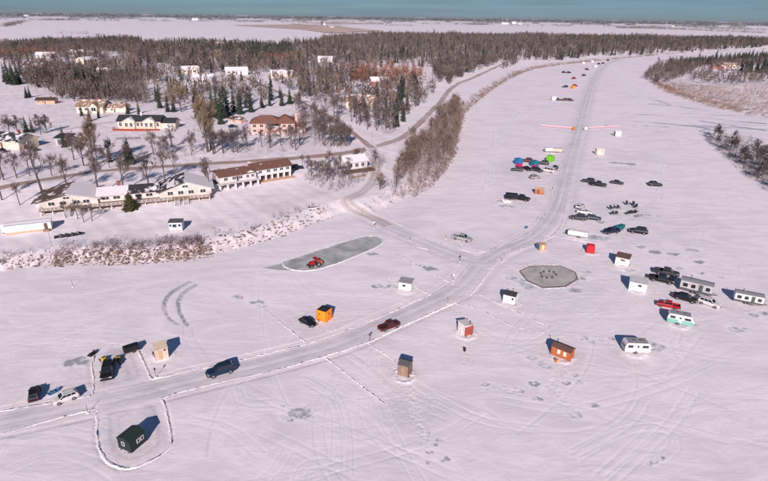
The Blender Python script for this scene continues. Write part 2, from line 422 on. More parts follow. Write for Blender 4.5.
# footpaths: strings of footprints between huts, cars and holes
FOOT = []
for a, b in (((132, 449), (112, 380)), ((162, 359), (135, 352)), ((66, 402), (53, 394)), ((310, 326), (322, 320)), ((404, 377), (415, 405)), ((404, 377), (372, 345)), ((466, 335), (470, 365)), ((466, 335), (455, 305)), ((510, 304), (530, 290)), ((562, 359), (540, 364)), ((562, 359), (552, 392)),
             ((552, 392), (576, 415)), ((635, 353), (601, 341)), ((635, 353), (656, 348)), ((679, 326), (668, 308)), ((637, 292), (622, 268)), ((637, 292), (661, 284)), ((695, 296), (709, 306)), ((406, 291), (392, 286)), ((590, 253), (580, 238)), ((632, 213), (613, 232)), ((620, 210), (593, 218)), ((548, 288), (540, 310)), ((430, 440), (404, 380)), ((519, 390), (486, 385))):
    a = g(*a)[:2]; b = g(*b)[:2]; n = int(np.linalg.norm(b - a) / .75); sd = np.array([-(b - a)[1], (b - a)[0]]); sd /= np.linalg.norm(sd)
    for pas in range(2):
        for k in range(n):
            t = (k + _tr.random() * .4) / n; FOOT.append(a + (b - a) * t + sd * (.8 * math.sin(t * 5 + pas * 2) + .2 * (-1) ** k + .5 * pas) + _tr.normal(0, .08, 2))
SPOTS = [(486, 385, .7), (519, 390, .9), (535, 384, .9), (552, 392, .9), (567, 383, .7), (579, 382, .6), (537, 399, .8), (576, 415, 1.0), (591, 405, 1.0), (533, 358, .9), (539, 362, 1.2), (546, 366, 1.1),
         (564, 373, .6), (575, 375, .7), (584, 338, .9), (590, 341, .9), (601, 340, .7), (612, 339, .7), (658, 347, 1.6), (650, 344, 1.0), (434, 444, .5), (443, 459, .7), (430, 452, .5), (428, 433, .4), (440, 440, .5), (425, 462, .6),
         (298, 413, 1.6), (305, 416, 1.0), (290, 420, .5), (283, 405, .5), (78, 361, 1.8), (86, 363, 1.2), (258, 302, 1.3), (262, 306, 1.0), (237, 297, 1.3), (429, 269, 1.7), (423, 266, 1.2), (394, 286, 1.3), (386, 287, 1.0), (378, 286, 1.2),
         (374, 254, 1.4), (735, 330, 1.2), (742, 329, 1.2), (755, 315, 1), (762, 313, 1), (700, 273, 1.1), (720, 277, .9), (670, 266, 1), (680, 268, 1), (655, 252, 1.6), (675, 254, 1.6), (690, 250, 1.8), (640, 247, 1.4), (700, 262, 1.3),
         (506, 206, 2.0), (513, 207, 1.4), (600, 222, 1.5), (632, 205, 1.5), (648, 215, 1.2), (657, 216, 1.0), (594, 237, 2.2), (601, 238, 2.0), (608, 239, 1.5), (630, 270, 1.2), (520, 245, 1.0), (615, 163, 3.0), (628, 164, 3.0),
         (655, 462, .6), (661, 459, .6), (650, 464, .4), (580, 278, 1.4), (586, 272, 1.0), (521, 281, 1.4), (527, 285, 1.6), (533, 288, 1.4), (575, 290, 1.5), (510, 278, 1.2), (582, 279, 1.0)]
def grid_axes(nc, ratio, r0, r1, r2):
    a = np.linspace(math.radians(-56), math.radians(56), nc)
    n1 = int(math.log(r1 / r0) / ratio); n2 = 110
    r = np.concatenate([np.geomspace(r0, r1, n1), np.geomspace(r1, r2, n2)[1:]])
    return a, r
def grid_mesh(name, X, Y, Z, keep, surf):
    nr, nc = X.shape
    idx = np.arange(nr * nc).reshape(nr, nc)
    q = np.stack([idx[:-1, :-1], idx[:-1, 1:], idx[1:, 1:], idx[1:, :-1]], -1).reshape(-1, 4)
    kq = keep.reshape(-1)[q].any(1); q = q[kq]

    used = np.zeros(nr * nc, bool); used[q.reshape(-1)] = True
    remap = np.cumsum(used) - 1
    q = remap[q]
    co = np.stack([X, Y, Z], -1).reshape(-1, 3)[used]
    me = bpy.data.meshes.new(name)
    me.vertices.add(len(co)); me.vertices.foreach_set('co', co.astype(np.float32).reshape(-1))
    me.loops.add(q.size); me.loops.foreach_set('vertex_index', q.astype(np.int32).reshape(-1))
    me.polygons.add(len(q)); me.polygons.foreach_set('loop_start', (np.arange(len(q)) * 4).astype(np.int32))
    me.polygons.foreach_set('loop_total', np.full(len(q), 4, np.int32))
    me.update(calc_edges=True)
    at = me.attributes.new('surf', 'FLOAT_COLOR', 'POINT')
    c = np.concatenate([surf.reshape(-1, 3)[used], np.ones((len(co), 1))], 1)
    at.data.foreach_set('color', c.astype(np.float32).reshape(-1))
    me.shade_smooth(); me.materials.append(None)
    # faces must look up
    if len(me.polygons) and me.polygons[0].normal.z < 0: me.flip_normals()
    return me

A, _ = grid_axes(570, .0045, 28, 800, 18000)
Rr = np.concatenate([np.geomspace(28, 210, 700), np.geomspace(210, 800, 220)[1:], np.geomspace(800, 18000, 90)[1:]])
AA, RR = np.meshgrid(A, Rr)
X = RR * np.sin(AA); Y = RR * np.cos(AA)
packed = np.zeros(X.shape); bare = np.zeros(X.shape); bright = np.zeros(X.shape); Z = np.zeros(X.shape)
rng = np.random.default_rng(5)
def local(line, pad):
    lo = np.array(line).min(0) - pad; hi = np.array(line).max(0) + pad
    return np.nonzero((X > lo[0]) & (X < hi[0]) & (Y > lo[1]) & (Y < hi[1]))
for c, w, dk, br, dp, ic in TR:
    c2 = c[::2] if len(c) > 8 else c
    s = local(c2, 2)
    if len(s[0]) == 0: continue
    d = seg_dist(X[s], Y[s], [tuple(p) for p in c2], False)
    px_sz = RR[s] * .0029
    ww = np.maximum(w * .5, px_sz * .45)
    k = np.exp(-(d / ww) ** 2) * np.minimum(1, w * .5 / ww + .25)
    k *= .6 + .4 * wob(X[s], Y[s], .21, 2)
    bare[s] = np.maximum(bare[s], ic * k)
    packed[s] = np.maximum(packed[s], k * dk); Z[s] -= dp * k
    bright[s] = np.maximum(bright[s], br * np.exp(-((d - 1.6 * ww) / ww) ** 2) * .6)
for sx, sy, r in SPOTS:
    c = g(sx, sy)[:2]; s = local([c], r * 3)
    dx, dy = X[s] - c[0], Y[s] - c[1]
    d = np.sqrt((dx * .75) ** 2 + (dy * 1.1) ** 2) + .45 * r * wob(X[s], Y[s], 1.5 / r, sx) + .2 * r * wob(X[s], Y[s], 4.0 / r, sy)
    kk = sstep(r * 1.0, r * .6, d)
    if r < 1.25: kk = kk * (1 - .85 * np.exp(-((dx + .2 * r) ** 2 + (dy - .15 * r) ** 2) / (.42 * r) ** 2))
    bare[s] = np.maximum(bare[s], (.74 + .16 * math.sin(sx)) * kk)
    bright[s] = np.maximum(bright[s], .7 * np.exp(-((d - r * 1.25) / (r * .25)) ** 2) * (wob(X[s], Y[s], 1.7 / r, sy) > -.1))
for c in FOOT:
    s = local([c], .9); d = np.hypot(X[s] - c[0], Y[s] - c[1]); k = np.exp(-(d / .24) ** 2); packed[s] = np.maximum(packed[s], .75 * k); Z[s] -= .06 * k; bright[s] = np.maximum(bright[s], .4 * np.exp(-((d - .4) / .16) ** 2))
# trampled snow round the huts and cars
for sx, sy, r in [(132, 444, 4.5), (107, 366, 5), (163, 354, 3.5), (320, 320, 6), (404, 376, 3), (466, 334, 3.5), (510, 303, 3.5), (406, 290, 4), (562, 357, 3.5), (634, 352, 4), (678, 324, 4), (637, 290, 4.5), (664, 282, 6),
                  (690, 300, 8), (745, 303, 5), (622, 267, 4), (590, 252, 3), (580, 237, 5), (615, 232, 6), (620, 210, 9), (585, 215, 8), (597, 186, 7), (530, 168, 14), (515, 200, 8), (538, 193, 5), (462, 240, 5), (60, 400, 6), (548, 276, 12), (415, 405, 5)]:
    c = g(sx, sy)[:2]; s = local([c], r * 2)
    d = np.hypot(X[s] - c[0], Y[s] - c[1]) / r
    k = sstep(1.5, .5, d + .35 * wob(X[s], Y[s], 1.1, sx))
    n = rng.random(k.shape)
    packed[s] = np.maximum(packed[s], .35 * k); Z[s] += k * (n - .6) * .05
    if r <= 4.5: Z[s] += .16 * np.exp(-((d * r - 1.75) / .3) ** 2) * (.5 + n)
    bright[s] = np.maximum(bright[s], .45 * k * (n > .8))
# wind-swept thin snow up the river and in the side channel
bare = np.maximum(bare, .34 * sstep(90, 200, Y) * sstep(.45, .8, wob(X * .35, Y * 1.6, .045, 1.3)) * sstep(40, 110, X))
chan = W([(610, 110), (650, 118), (690, 124), (730, 130), (768, 133)])
s = local(chan, 40); d = seg_dist(X[s], Y[s], chan, False)
bare[s] = np.maximum(bare[s], .55 * sstep(26, 6, d) * sstep(.05, .55, wob(X[s] * .3, Y[s] * 1.6, .13, 4)))
chan2 = W([(700, 124), (735, 126), (768, 128)])
s = local(chan2, 30); d = seg_dist(X[s], Y[s], chan2, False)
bare[s] = np.maximum(bare[s], .6 * sstep(14, 3, d) * sstep(-.05, .4, wob(X[s] * .3, Y[s] * 1.6, .19, 1)))
wide = W([(600, 95), (640, 104), (680, 112), (768, 126)])
s = local(wide, 60); d = seg_dist(X[s], Y[s], wide, False)
bare[s] = np.maximum(bare[s], .5 * sstep(60, 15, d) * sstep(.35, .8, wob(X[s] * .25, Y[s] * 1.5, .1, 6)))
press = np.zeros(X.shape)
for line, w in ((ROAD_W, 3.4), (ROAD_N, 3.8), (ROAD_E, 3.2)):
    ln = [tuple(p) for p in line[::4]] + [tuple(line[-1])]
    s = local(ln, 8); d = seg_dist(X[s], Y[s], ln, False)
    Z[s] = np.where(d < w + .6, -.08, Z[s])
    packed[s] = np.maximum(packed[s], .3 * sstep(w + 3.5, w, d + wob(X[s], Y[s], .5)))
for poly in (LOT_S, LOT_N, [tuple(p) for p in RINK], OCTA):
    s = local(poly, 3); i = inside(X[s], Y[s], poly)
    d = seg_dist(X[s], Y[s], poly)
    Z[s] = np.where(i | (d < .5), -.08, Z[s])
LH = land_h(X, Y)
surf = np.stack([np.clip(packed, 0, 1), np.clip(bare, 0, 1), np.clip(bright, 0, 1)], -1)
river = new_obj('frozen_river', grid_mesh('frozen_river', X, Y, Z, LH < .35, surf), 'river_snow', kind='structure')

# land
A, Rr = grid_axes(460, .0065, 60, 1400, 18000)
AA, RR = np.meshgrid(A, Rr)
X = RR * np.sin(AA); Y = RR * np.cos(AA)
LZ = land_h(X, Y)
surf = np.zeros(X.shape + (3,))
dl = np.where(inside(X, Y, LEFT), seg_dist(X, Y, LEFT), -1)
dr = np.where(inside(X, Y, RIGHT), seg_dist(X, Y, RIGHT), -1)
ds = np.where(inside(X, Y, SPIT), seg_dist(X, Y, SPIT), -1)
speck = rng.random(X.shape)
farbank = sstep(150, 260, Y)
surf[..., 0] = np.maximum.reduce([
    .95 * sstep(.0, 1.0, dl) * sstep(9, 3, dl + 2 * wob(X, Y, .3)) * (.15 + .75 * farbank) * (speck > .25),
    .85 * sstep(0, 2, dr) * sstep(60, 10, dr + 14 * wob(X, Y, .06)) * (speck > .45),
    .7 * sstep(0, 1.5, ds) * sstep(9, 2, ds + 2 * wob(X, Y, .25)) * (speck > .5),
    .25 * (dl > 60) * (speck > .8) * (Y < 900)])
bank_near = sstep(0, .6, dl) * sstep(6, 2.5, dl + 1.0 * wob(X, Y, .5)) * (Y < 150) * (X < -35) * (X > -88)
surf[..., 0] = np.maximum(surf[..., 0], .45 * bank_near * (speck > .5))
surf[..., 0] = np.maximum(surf[..., 0], .22 * sstep(.0, .7, wob(X, Y, .11, 8)) * (dl > 9) * (Y < 270) * (.5 + speck * .5))
LZ = LZ + np.where(LZ > 0, (speck - .5) * .10 * (Y < 500), 0)
land = new_obj('ground', grid_mesh('ground', X, Y, LZ, LZ > -.5, surf), 'land_snow', kind='structure')

# ------------------------------------------------------------------ roads
def ribbon(line, half, cols, zfun, surf_fun=None, name='road'):
    n = len(line); offs = np.linspace(-half, half, cols)
    pts = np.stack([offset_line(line, o) for o in offs], 1)
    Xr, Yr = pts[..., 0], pts[..., 1]
    Zr = zfun(Xr, Yr, np.broadcast_to(offs, Xr.shape))
    sf = np.zeros(Xr.shape + (3,))
    if surf_fun is not None: sf = surf_fun(Xr, Yr, np.broadcast_to(offs, Xr.shape))
    me = grid_mesh(name, Xr, Yr, Zr, np.ones(Xr.shape, bool), sf)
    if me.polygons[len(me.polygons) // 2].normal.z < 0: me.flip_normals()
    return me
def ice_z(base):
    def f(Xr, Yr, o):
        return base - .035 * (np.exp(-((np.abs(o) - .85) / .28) ** 2) + .8 * np.exp(-((np.abs(o - 2.2) - .6) / .3) ** 2)) + .012 * wob(Xr, Yr, 1.3)
    return f
def ice_s(Xr, Yr, o):
    r = rng.random(Xr.shape)
    k = .5 * np.exp(-((np.abs(o) - .85) / .3) ** 2) + .45 * np.exp(-((np.abs(o - 2.1) - .6) / .35) ** 2) + .35 * np.exp(-((np.abs(o + 2.3) - .5) / .3) ** 2)
    k *= .6 + .5 * wob(Xr, Yr, .12, 1)
    b = np.where(r > .93, .5, 0) * .6
    e = sstep(3.3, 2.2, np.abs(o) + .5 * wob(Xr, Yr, .35, 5))
    return np.stack([np.clip(k * 1.25 + .25 + .25 * wob(Xr, Yr, .4, 7) + .2 * r, 0, 1) * e, .3 * e * sstep(.35, .8, wob(Xr, Yr, .16, 3)), b * e], -1)
for line, hw, zz in ((ROAD_W, 3.3, .0), (ROAD_N, 3.2, .012), (ROAD_E, 3.1, .024)):
    new_obj('ice_road', ribbon(line, hw, 25, ice_z(zz), ice_s), 'river_snow', kind='structure')
def flat_patch(name, poly, z, mkey, kind='structure', grid=.3):
    poly = [tuple(p) for p in poly]
    lo = np.array(poly).min(0); hi = np.array(poly).max(0)
    xs = np.arange(lo[0], hi[0] + grid, grid); ys = np.arange(lo[1], hi[1] + grid, grid)
    XX, YY = np.meshgrid(xs, ys)
    d = seg_dist(XX, YY, poly); ins = inside(XX, YY, poly)
    r = rng.random(XX.shape)
    e = sstep(0, 1.6, d)
    ring = np.clip(np.sin(d * 5.2 + .8 * wob(XX, YY, .4, 4)), 0, 1) * sstep(4.2, 1.2, d)
    sf = np.stack([np.clip(.18 + .3 * r + .3 * wob(XX, YY, .7) + .45 * ring, 0, 1) * e, .25 * e * (wob(XX, YY, .5, 2) > .35), .4 * (r > .95)], -1)
    ZZ = z + .02 * wob(XX, YY, 1.1) - .015 * r
    return new_obj(name, grid_mesh(name, XX, YY, ZZ, ins, sf), mkey, kind=kind)
flat_patch('ploughed_lot', LOT_S, -.02, 'river_snow'); flat_patch('ploughed_lot', LOT_N, -.012, 'river_snow')
def poly_sheet(name, poly, z, mkey, kind='structure', parent=None):
    b = MB(); n = len(poly); b.add([(p[0], p[1], z) for p in poly], [tuple(range(n))])
    me = b.mesh(name)
    if me.polygons[0].normal.z < 0: me.flip_normals()
    return new_obj(name, me, mkey, parent, kind)
rink = poly_sheet('skating_rink', [tuple(p) for p in RINK], -.01, 'rink_ice')
octa = poly_sheet('skating_rink', OCTA, -.01, 'rink_ice_grey')
poly_sheet('bare_ice', W([(262, 268), (283, 263), (284, 267), (291, 270), (280, 270)]), .006, 'rink_ice', None, river)

# land roads drape over the ground
def land_z(off):
    def f(Xr, Yr, o):
        return np.maximum(land_h(Xr, Yr), -.05) + off
    return f
def LW(px):
    return [tuple(G(*p)[:2]) for p in px]
for i, (px, hw) in enumerate(([[(-40, 197), (0, 188.5), (45, 180), (90, 173), (135, 168.5), (190, 165), (250, 161.5), (310, 157), (350, 152.5), (372, 148)], 2.8],
                [[(372, 148), (388, 143), (402, 138), (416, 127), (428, 115), (440, 103), (448, 92), (458, 84), (475, 77), (490, 70), (505, 63)], 2.6],
                [[(372, 148), (352, 133), (330, 118), (305, 104), (280, 93), (255, 82), (235, 73)], 2.1],
                [[(372, 148), (376, 156), (377, 168), (372, 183), (360, 194), (348, 199), (350, 206), (362, 213), (376, 219.5), (388, 226)], 2.6],
                [[(-20, 137), (20, 134), (60, 130), (100, 123), (118, 121)], 1.8])):
    def rut(Xr, Yr, o, hw=hw, k=(1.8, .95, 1.5, .6, .15)[i]):
        e = sstep(hw * 1.02, hw * .62, np.abs(o) + .25 * hw * wob(Xr, Yr, .22, 1)); q = np.exp(-((np.abs(o) - .8) / .42) ** 2)
        return np.stack([np.clip(k * e * (.62 + .5 * q + .25 * wob(Xr, Yr, .13, 2)), 0, 1), 0 * e, .25 * (1 - e)], -1)
    new_obj('road', ribbon(catmull(LW(px), 2.0), hw * 1.25, 15, land_z(.12 + .02 * i), rut), 'land_snow', kind='structure')
# open fields far behind the town
def field(px, mkey, z):
    poly_sheet('field', [tuple(g(*p, 4.6)[:2]) for p in px], z, mkey)
field([(232, 25.5), (300, 24.5), (352, 28), (384, 31), (330, 33.5), (300, 29.5)], 'stubble', 5.6)
field([(300, 22.6), (384, 23.5), (384, 24.3), (330, 24.3)], 'stubble', 5.6)

# ------------------------------------------------------------------ ridges of ploughed snow
def windrow(px, w=.55, h=.28, step=.45, world=None, name='snow_ridge', par=None):
    c = catmull(W(px) if world is None else world, step)
    w *= .7; h *= .25
    n = len(c); ts = np.array([-1, -.55, -.15, .2, .6, 1.0]); hs = np.array([0, .55, 1, .9, .45, 0])
    rv = np.random.default_rng(int(abs(c[0][0]) * 37) + n)
    ww = w * (1 + .35 * np.interp(np.arange(n), np.arange(0, n + 4, 3), rv.normal(0, 1, len(np.arange(0, n + 4, 3)))).clip(-1.5, 1.5) * .6)
    hh = h * (.75 + .5 * rv.random(n)) * np.interp(np.arange(n), np.arange(0, n + 8, 7), .55 + .75 * rv.random(len(np.arange(0, n + 8, 7))))
    hh *= np.interp(np.arange(n), np.arange(0, n + 20, 19), np.clip(rv.normal(.85, .35, len(np.arange(0, n + 20, 19))), .12, 1.25))
    hh[0] = hh[-1] = .02
    pts = np.stack([offset_line(c, 0) + (offset_line(c, 1) - c) * (t * ww * .5 + rv.normal(0, .075, n))[:, None] for t in ts], 1)
    Zr = hh[:, None] * hs[None] * (.45 + 1.0 * rv.random((n, 6))) - .09 * (hs[None] == 0)
    if world is None or True: Zr = Zr - .015
    me = grid_mesh(name, pts[..., 0], pts[..., 1], Zr, np.ones(Zr.shape, bool), np.zeros(Zr.shape + (3,)))
    if sum(p.normal.z for p in me.polygons) < 0: me.flip_normals()
    return new_obj(name, me, 'windrow', par or river)
windrow([(-60, 424), (0, 411), (50, 403), (92, 395)], .6, .25)
windrow([(92, 395), (94, 384), (92, 365), (95, 355)], .55, .25)
windrow([(99, 351), (110, 345.5), (121, 346)], .5, .2)
windrow([(138, 350), (144, 363), (151, 378), (160, 377.5), (192, 370.5), (247, 358.5), (307, 344)], .6, .3)
windrow([(307, 344), (347, 330), (384, 315), (431, 294)], .6, .28)
windrow([(-60, 447), (0, 434), (50, 420), (96, 408.5)], .65, .3)
windrow([(97, 409), (98, 440), (103, 456), (114, 465.5), (130, 468), (150, 461), (170, 447), (170, 430), (164, 405), (161, 399)], .7, .38)
windrow([(161, 398), (192, 389), (240, 378), (280, 369), (325, 356), (368, 342), (400, 327), (454, 303)], .65, .3)
windrow([(262, 307), (285, 326), (307, 343.5)], .5, .3)
windrow([(325, 357), (350, 377), (384, 403)], .55, .28)
windrow([(369, 343.5), (395, 361)], .4, .22)
windrow([(384, 277.5), (399, 281.5)], .4, .2); windrow([(413, 287), (430, 294)], .4, .2)
windrow([(392, 252), (414, 264), (455, 285)], .5, .26)
windrow([(416, 247), (440, 252), (462, 261), (467, 268), (455, 285)], .6, .3)
windrow([(500, 257), (489, 271), (479, 285), (468, 297)], .65, .3)
windrow([(479, 294), (510, 309), (550, 327)], .5, .28)
windrow([(454, 303), (480, 309), (510, 325), (540, 333), (551, 329)], .45, .2)
windrow([(395, 222), (416, 233), (445, 245), (478, 252), (505, 244), (526, 236), (543, 218), (552, 195)], .5, .22)
windrow([(501, 257), (528, 247), (552, 236), (563, 221), (569, 188), (574, 168)], .6, .28)
windrow([(552, 236), (580, 241), (604, 244)], .5, .22)
windrow([(559, 176), (570, 143), (577, 118), (583, 96)], .6, .25); windrow([(577, 160), (588, 120), (597, 85)], .6, .25)
ro = np.concatenate([RINK, RINK[:1]])
windrow(None, .9, .32, .6, world=[tuple(p) for p in ro[::3]] + [tuple(ro[0])], par=rink)
oc = OCTA + [OCTA[0]]
for i in range(8):
    a, b = np.array(oc[i]), np.array(oc[i + 1])
    bb = MB(); d = b - a; Ld = np.linalg.norm(d)
    bb.box(0, Ld, -.05, .05, -.05, .13)
    o = new_obj('rink_board', bb, 'dkbrown', octa); o.location = (a[0], a[1], 0); o.rotation_euler = (0, 0, math.atan2(d[1], d[0]))
    nrm = np.array([d[1], -d[0]]) / Ld
    if np.dot(nrm, a - np.mean(OCTA, 0)) < 0: nrm = -nrm
    windrow(None, .8, .26, .5, world=[tuple(a + nrm * .55), tuple((a + b) / 2 + nrm * .5), tuple(b + nrm * .55)], par=octa)

# ------------------------------------------------------------------ vehicles
def wheel_part(x, y, r, w):
    t = MB(); t.tube((x, y - w / 2, r), (x, y + w / 2, r), r, r, 16)
    k = MB(); s = 1 if y > 0 else -1
    k.tube((x, y + s * (w / 2 - .02), r), (x, y + s * (w / 2 + .012), r), r * .62, r * .55, 12)
    return P('wheel', t, 'tyre', (P('rim', k, 'rim'),))

def body_loft(stations, W_):
    rings = []
    for x, z0, z1, k in stations:
        w = W_ / 2 * k; h = z1 - z0
        rings.append([(x, -w * .9, z0), (x, -w, z0 + h * .25), (x, -w, z0 + h * .72), (x, -w * .92, z1 - h * .04), (x, -w * .7, z1),
                      (x, w * .7, z1), (x, w * .92, z1 - h * .04), (x, w, z0 + h * .72), (x, w, z0 + h * .25), (x, w * .9, z0)])
    return MB().loft(rings)

def greenhouse(b, W_, wb=.92, wt=.74):
    """b: base front x, roof front x, roof rear x, base rear x, belt z, roof z -> shell, glass quads"""
    bf, rf, rr, br, zb, zt = b
    w0, w1 = W_ / 2 * wb, W_ / 2 * wt
    sh = MB(); lo = [(bf, -w0, zb), (bf, w0, zb), (br, w0, zb), (br, -w0, zb)]; hi = [(rf, -w1, zt), (rf, w1, zt), (rr, w1, zt), (rr, -w1, zt)]
    sh.hexa(lo, hi)
    mid = [(rf - .12, -w1 * .86, zt + .05), (rf - .12, w1 * .86, zt + .05), (rr + .12, w1 * .86, zt + .05), (rr + .12, -w1 * .86, zt + .05)]
    sh.hexa(hi, mid)
    def lerp(a, c, t): return tuple(a[i] + (c[i] - a[i]) * t for i in range(3))
    def quad(a0, a1, c0, c1, u0, u1, v0, v1, out):
        q = [lerp(lerp(a0, a1, u), lerp(c0, c1, u), v) for u, v in ((u0, v0), (u1, v0), (u1, v1), (u0, v1))]
        o = Vector(out) * .012
        m = MB(); m.add([Vector(p) + o for p in q] + [Vector(p) - o for p in q], [(0, 1, 2, 3), (4, 7, 6, 5), (0, 4, 5, 1), (1, 5, 6, 2), (2, 6, 7, 3), (3, 7, 4, 0)])
        return m
    parts = [P('windscreen', quad(lo[0], lo[1], hi[0], hi[1], .06, .94, .08, .92, (1, 0, .5)), 'glass'),
             P('rear_window', quad(lo[3], lo[2], hi[3], hi[2], .1, .9, .15, .9, (-1, 0, .3)), 'glass')]
    n = 3 if bf - br > 2.6 else 2
    for s, (a, c, e, d) in ((-1, (lo[0], lo[3], hi[0], hi[3])), (1, (lo[1], lo[2], hi[1], hi[2]))):
        for k in range(n):
            u0 = .05 + .9 * k / n + .015; u1 = .05 + .9 * (k + 1) / n - .015
            parts.append(P('side_window', quad(a, c, e, d, u0, u1, .12, .88, (0, s, .2)), 'glass'))
    return sh, parts

def lights(xf, xr, W_, zf, zr):
    r = []
    for s in (-1, 1):
        a = MB(); a.box(xf - .1, xf + .02, s * W_ * .38 - .2, s * W_ * .38 + .2, zf - .08, zf + .08); r.append(P('headlight', a, 'lamp_glass'))
        a = MB(); a.box(xr - .02, xr + .08, s * W_ * .42 - .11, s * W_ * .42 + .11, zr - .16, zr + .16); r.append(P('tail_light', a, 'tail_lens'))
    return r

def mirrors(x, W_, z):
    r = []
    for s in (-1, 1):
        a = MB(); a.box(x - .07, x + .07, s * (W_ / 2 + .02) - .1, s * (W_ / 2 + .02) + .1, z, z + .16); r.append(P('mirror', a, 'black'))
    return r

def make_suv(L=4.7, W_=1.86, H=1.72, r=.36):
    h = L / 2
    st = [(h, .42, .72, .80), (h - .12, .30, .86, .94), (h - .5, .26, .95, 1), (.85, .26, 1.04, 1), (-.6, .26, 1.05, 1), (-h + .35, .28, 1.04, 1), (-h + .05, .34, 1.0, .95), (-h, .45, .9, .88)]
    gh, gl = greenhouse((1.05, .35, -h + .55, -h + .12, 1.02, H - .05), W_)
    parts = [P('body', body_loft(st, W_), 'paint'), P('cabin', gh, 'paint')] + gl
    for x in (h - .92, -h + .95):
        for s in (-1, 1): parts.append(wheel_part(x, s * (W_ / 2 - .10), r, .24))
    parts += lights(h - .08, -h, W_, .78, .92) + mirrors(.75, W_, 1.04)
    for x0, x1, nm in ((h - .02, h + .06, 'bumper'), (-h - .06, -h + .02, 'bumper')):
        parts.append(P(nm, MB().box(x0, x1, -W_ * .42, W_ * .42, .38, .56), 'black'))
    for s in (-1, 1): parts.append(P('roof_rail', MB().box(-h + .8, .2, s * W_ * .33 - .02, s * W_ * .33 + .02, H + .0, H + .06), 'black'))
    return parts

def make_sedan(L=4.6, W_=1.8, H=1.45):
    h = L / 2
    st = [(h, .40, .62, .78), (h - .12, .28, .72, .93), (h - .6, .24, .82, 1), (.8, .24, .92, 1), (-.9, .24, .93, 1), (-h + .5, .26, .92, 1), (-h + .08, .32, .88, .94), (-h, .44, .78, .86)]
    gh, gl = greenhouse((1.0, .2, -1.05, -1.7, .9, H - .05), W_)
    parts = [P('body', body_loft(st, W_), 'paint'), P('cabin', gh, 'paint')] + gl
    for x in (h - .88, -h + .95):
        for s in (-1, 1): parts.append(wheel_part(x, s * (W_ / 2 - .09), .33, .22))
    parts += lights(h - .1, -h, W_, .66, .78) + mirrors(.7, W_, .93)
    return parts

def make_pickup(L=5.7, W_=1.98, H=1.88):
    h = L / 2
    st = [(h, .50, .90, .82), (h - .12, .36, 1.03, .96), (h - .5, .32, 1.10, 1), (1.2, .32, 1.15, 1), (.2, .32, 1.16, 1), (-.85, .34, 1.16, 1)]
    gh, gl = greenhouse((1.35, .75, -.72, -.88, 1.13, H - .05), W_)
    parts = [P('body', body_loft(st, W_), 'paint'), P('cabin', gh, 'paint')] + gl
    bed = MB(); y = W_ / 2
    bed.box(-h + .1, -.86, -y * .96, y * .96, .42, .62)
    for s in (-1, 1): bed.box(-h + .1, -.86, min(s * y, s * (y - .09)), max(s * y, s * (y - .09)), .44, 1.14)
    parts.append(P('bed', bed, 'paint'))
    parts.append(P('tailgate', MB().box(-h + .02, -h + .095, -y * .93, y * .93, .46, 1.13), 'paint'))
    parts.append(P('bed_liner', MB().box(-h + .12, -.9, -y + .1, y - .1, .621, .66), 'black'))
    for x in (h - 1.0, -h + 1.15):
        for s in (-1, 1): parts.append(wheel_part(x, s * (W_ / 2 - .11), .40, .27))
    parts += lights(h - .08, -h, W_, .88, .92) + mirrors(1.05, W_, 1.15)
    for x0, x1 in ((h - .02, h + .09), (-h - .1, -h + .0)):
        parts.append(P('bumper', MB().box(x0, x1, -y * .9, y * .9, .42, .62), 'metal'))
    return parts

def make_van(L=5.4, W_=2.0, H=2.1):
    h = L / 2
    st = [(h, .45, .85, .8), (h - .15, .32, 1.0, .95), (h - .7, .3, 1.15, 1), (-h + .05, .3, 1.15, 1), (-h, .4, 1.1, .95)]
    gh, gl = greenhouse((h - .75, h - 1.5, -h + .08, -h + .01, 1.13, H - .05), W_, .96, .86)
    parts = [P('body', body_loft(st, W_), 'paint'), P('cabin', gh, 'paint')] + gl
    for x in (h - .95, -h + 1.0):
        for s in (-1, 1): parts.append(wheel_part(x, s * (W_ / 2 - .1), .35, .24))
    return parts + lights(h - .08, -h, W_, .8, 1.0) + mirrors(h - 1.0, W_, 1.15)

SUV, SEDAN, PICKUP, VAN = make_suv(), make_sedan(), make_pickup(), make_van()
HATCH = make_suv(4.2, 1.75, 1.58, .33)

def car(spec, at, nose, paint, name, label, cat, group=None, scale=1.0):
    a = G(*at); b = G(*nose)
    return inst(spec, name, label, cat, a, head(a, b), group, {'paint': paint}, scale)

car(HATCH, (66, 400), (51, 405.5), 'p_white', 'parked_car', 'white hatchback parked at the edge of the ploughed ice road', 'car', scale=.88)
car(SUV, (35, 396), (36.5, 386), 'p_black', 'parked_car', 'black car seen from behind, parked beside the white hatchback', 'car', scale=.8)
car(SUV, (108, 374), (106, 383), 'p_black', 'parked_car', 'black sport utility vehicle parked next to the yellow snowmobiles', 'car', scale=1.0)
car(SUV, (221, 373), (204, 378), 'p_blue', 'car', 'dark blue sport utility vehicle driving along the ploughed ice road', 'car', scale=1.0)
car(SEDAN, (308, 324), (316, 328), 'p_black', 'parked_car', 'black rounded car parked beside the orange tent', 'car', scale=.86)
car(PICKUP, (389, 328), (397, 325), 'p_maroon', 'pickup_truck', 'maroon pickup driving on the ice road toward the crossing', 'pickup', scale=.8)
car(PICKUP, (462, 240), (470, 242), 'p_silver', 'pickup_truck', 'silver pickup parked beside the ramp road above the crossing', 'pickup', scale=.95)
car(PICKUP, (521, 200), (527, 201), 'p_black', 'pickup_truck', 'black pickup hitched to a black box trailer', 'pickup')
car(HATCH, (580, 208), (586, 204.5), 'p_white', 'parked_car', 'white car parked with its rear to the ice road', 'car', 'cars parked beside the ice road')
car(SEDAN, (584, 213.5), (593, 214.5), 'p_white', 'parked_car', 'low white sedan between the white hatchback and the dark cars', 'car', 'cars parked beside the ice road')
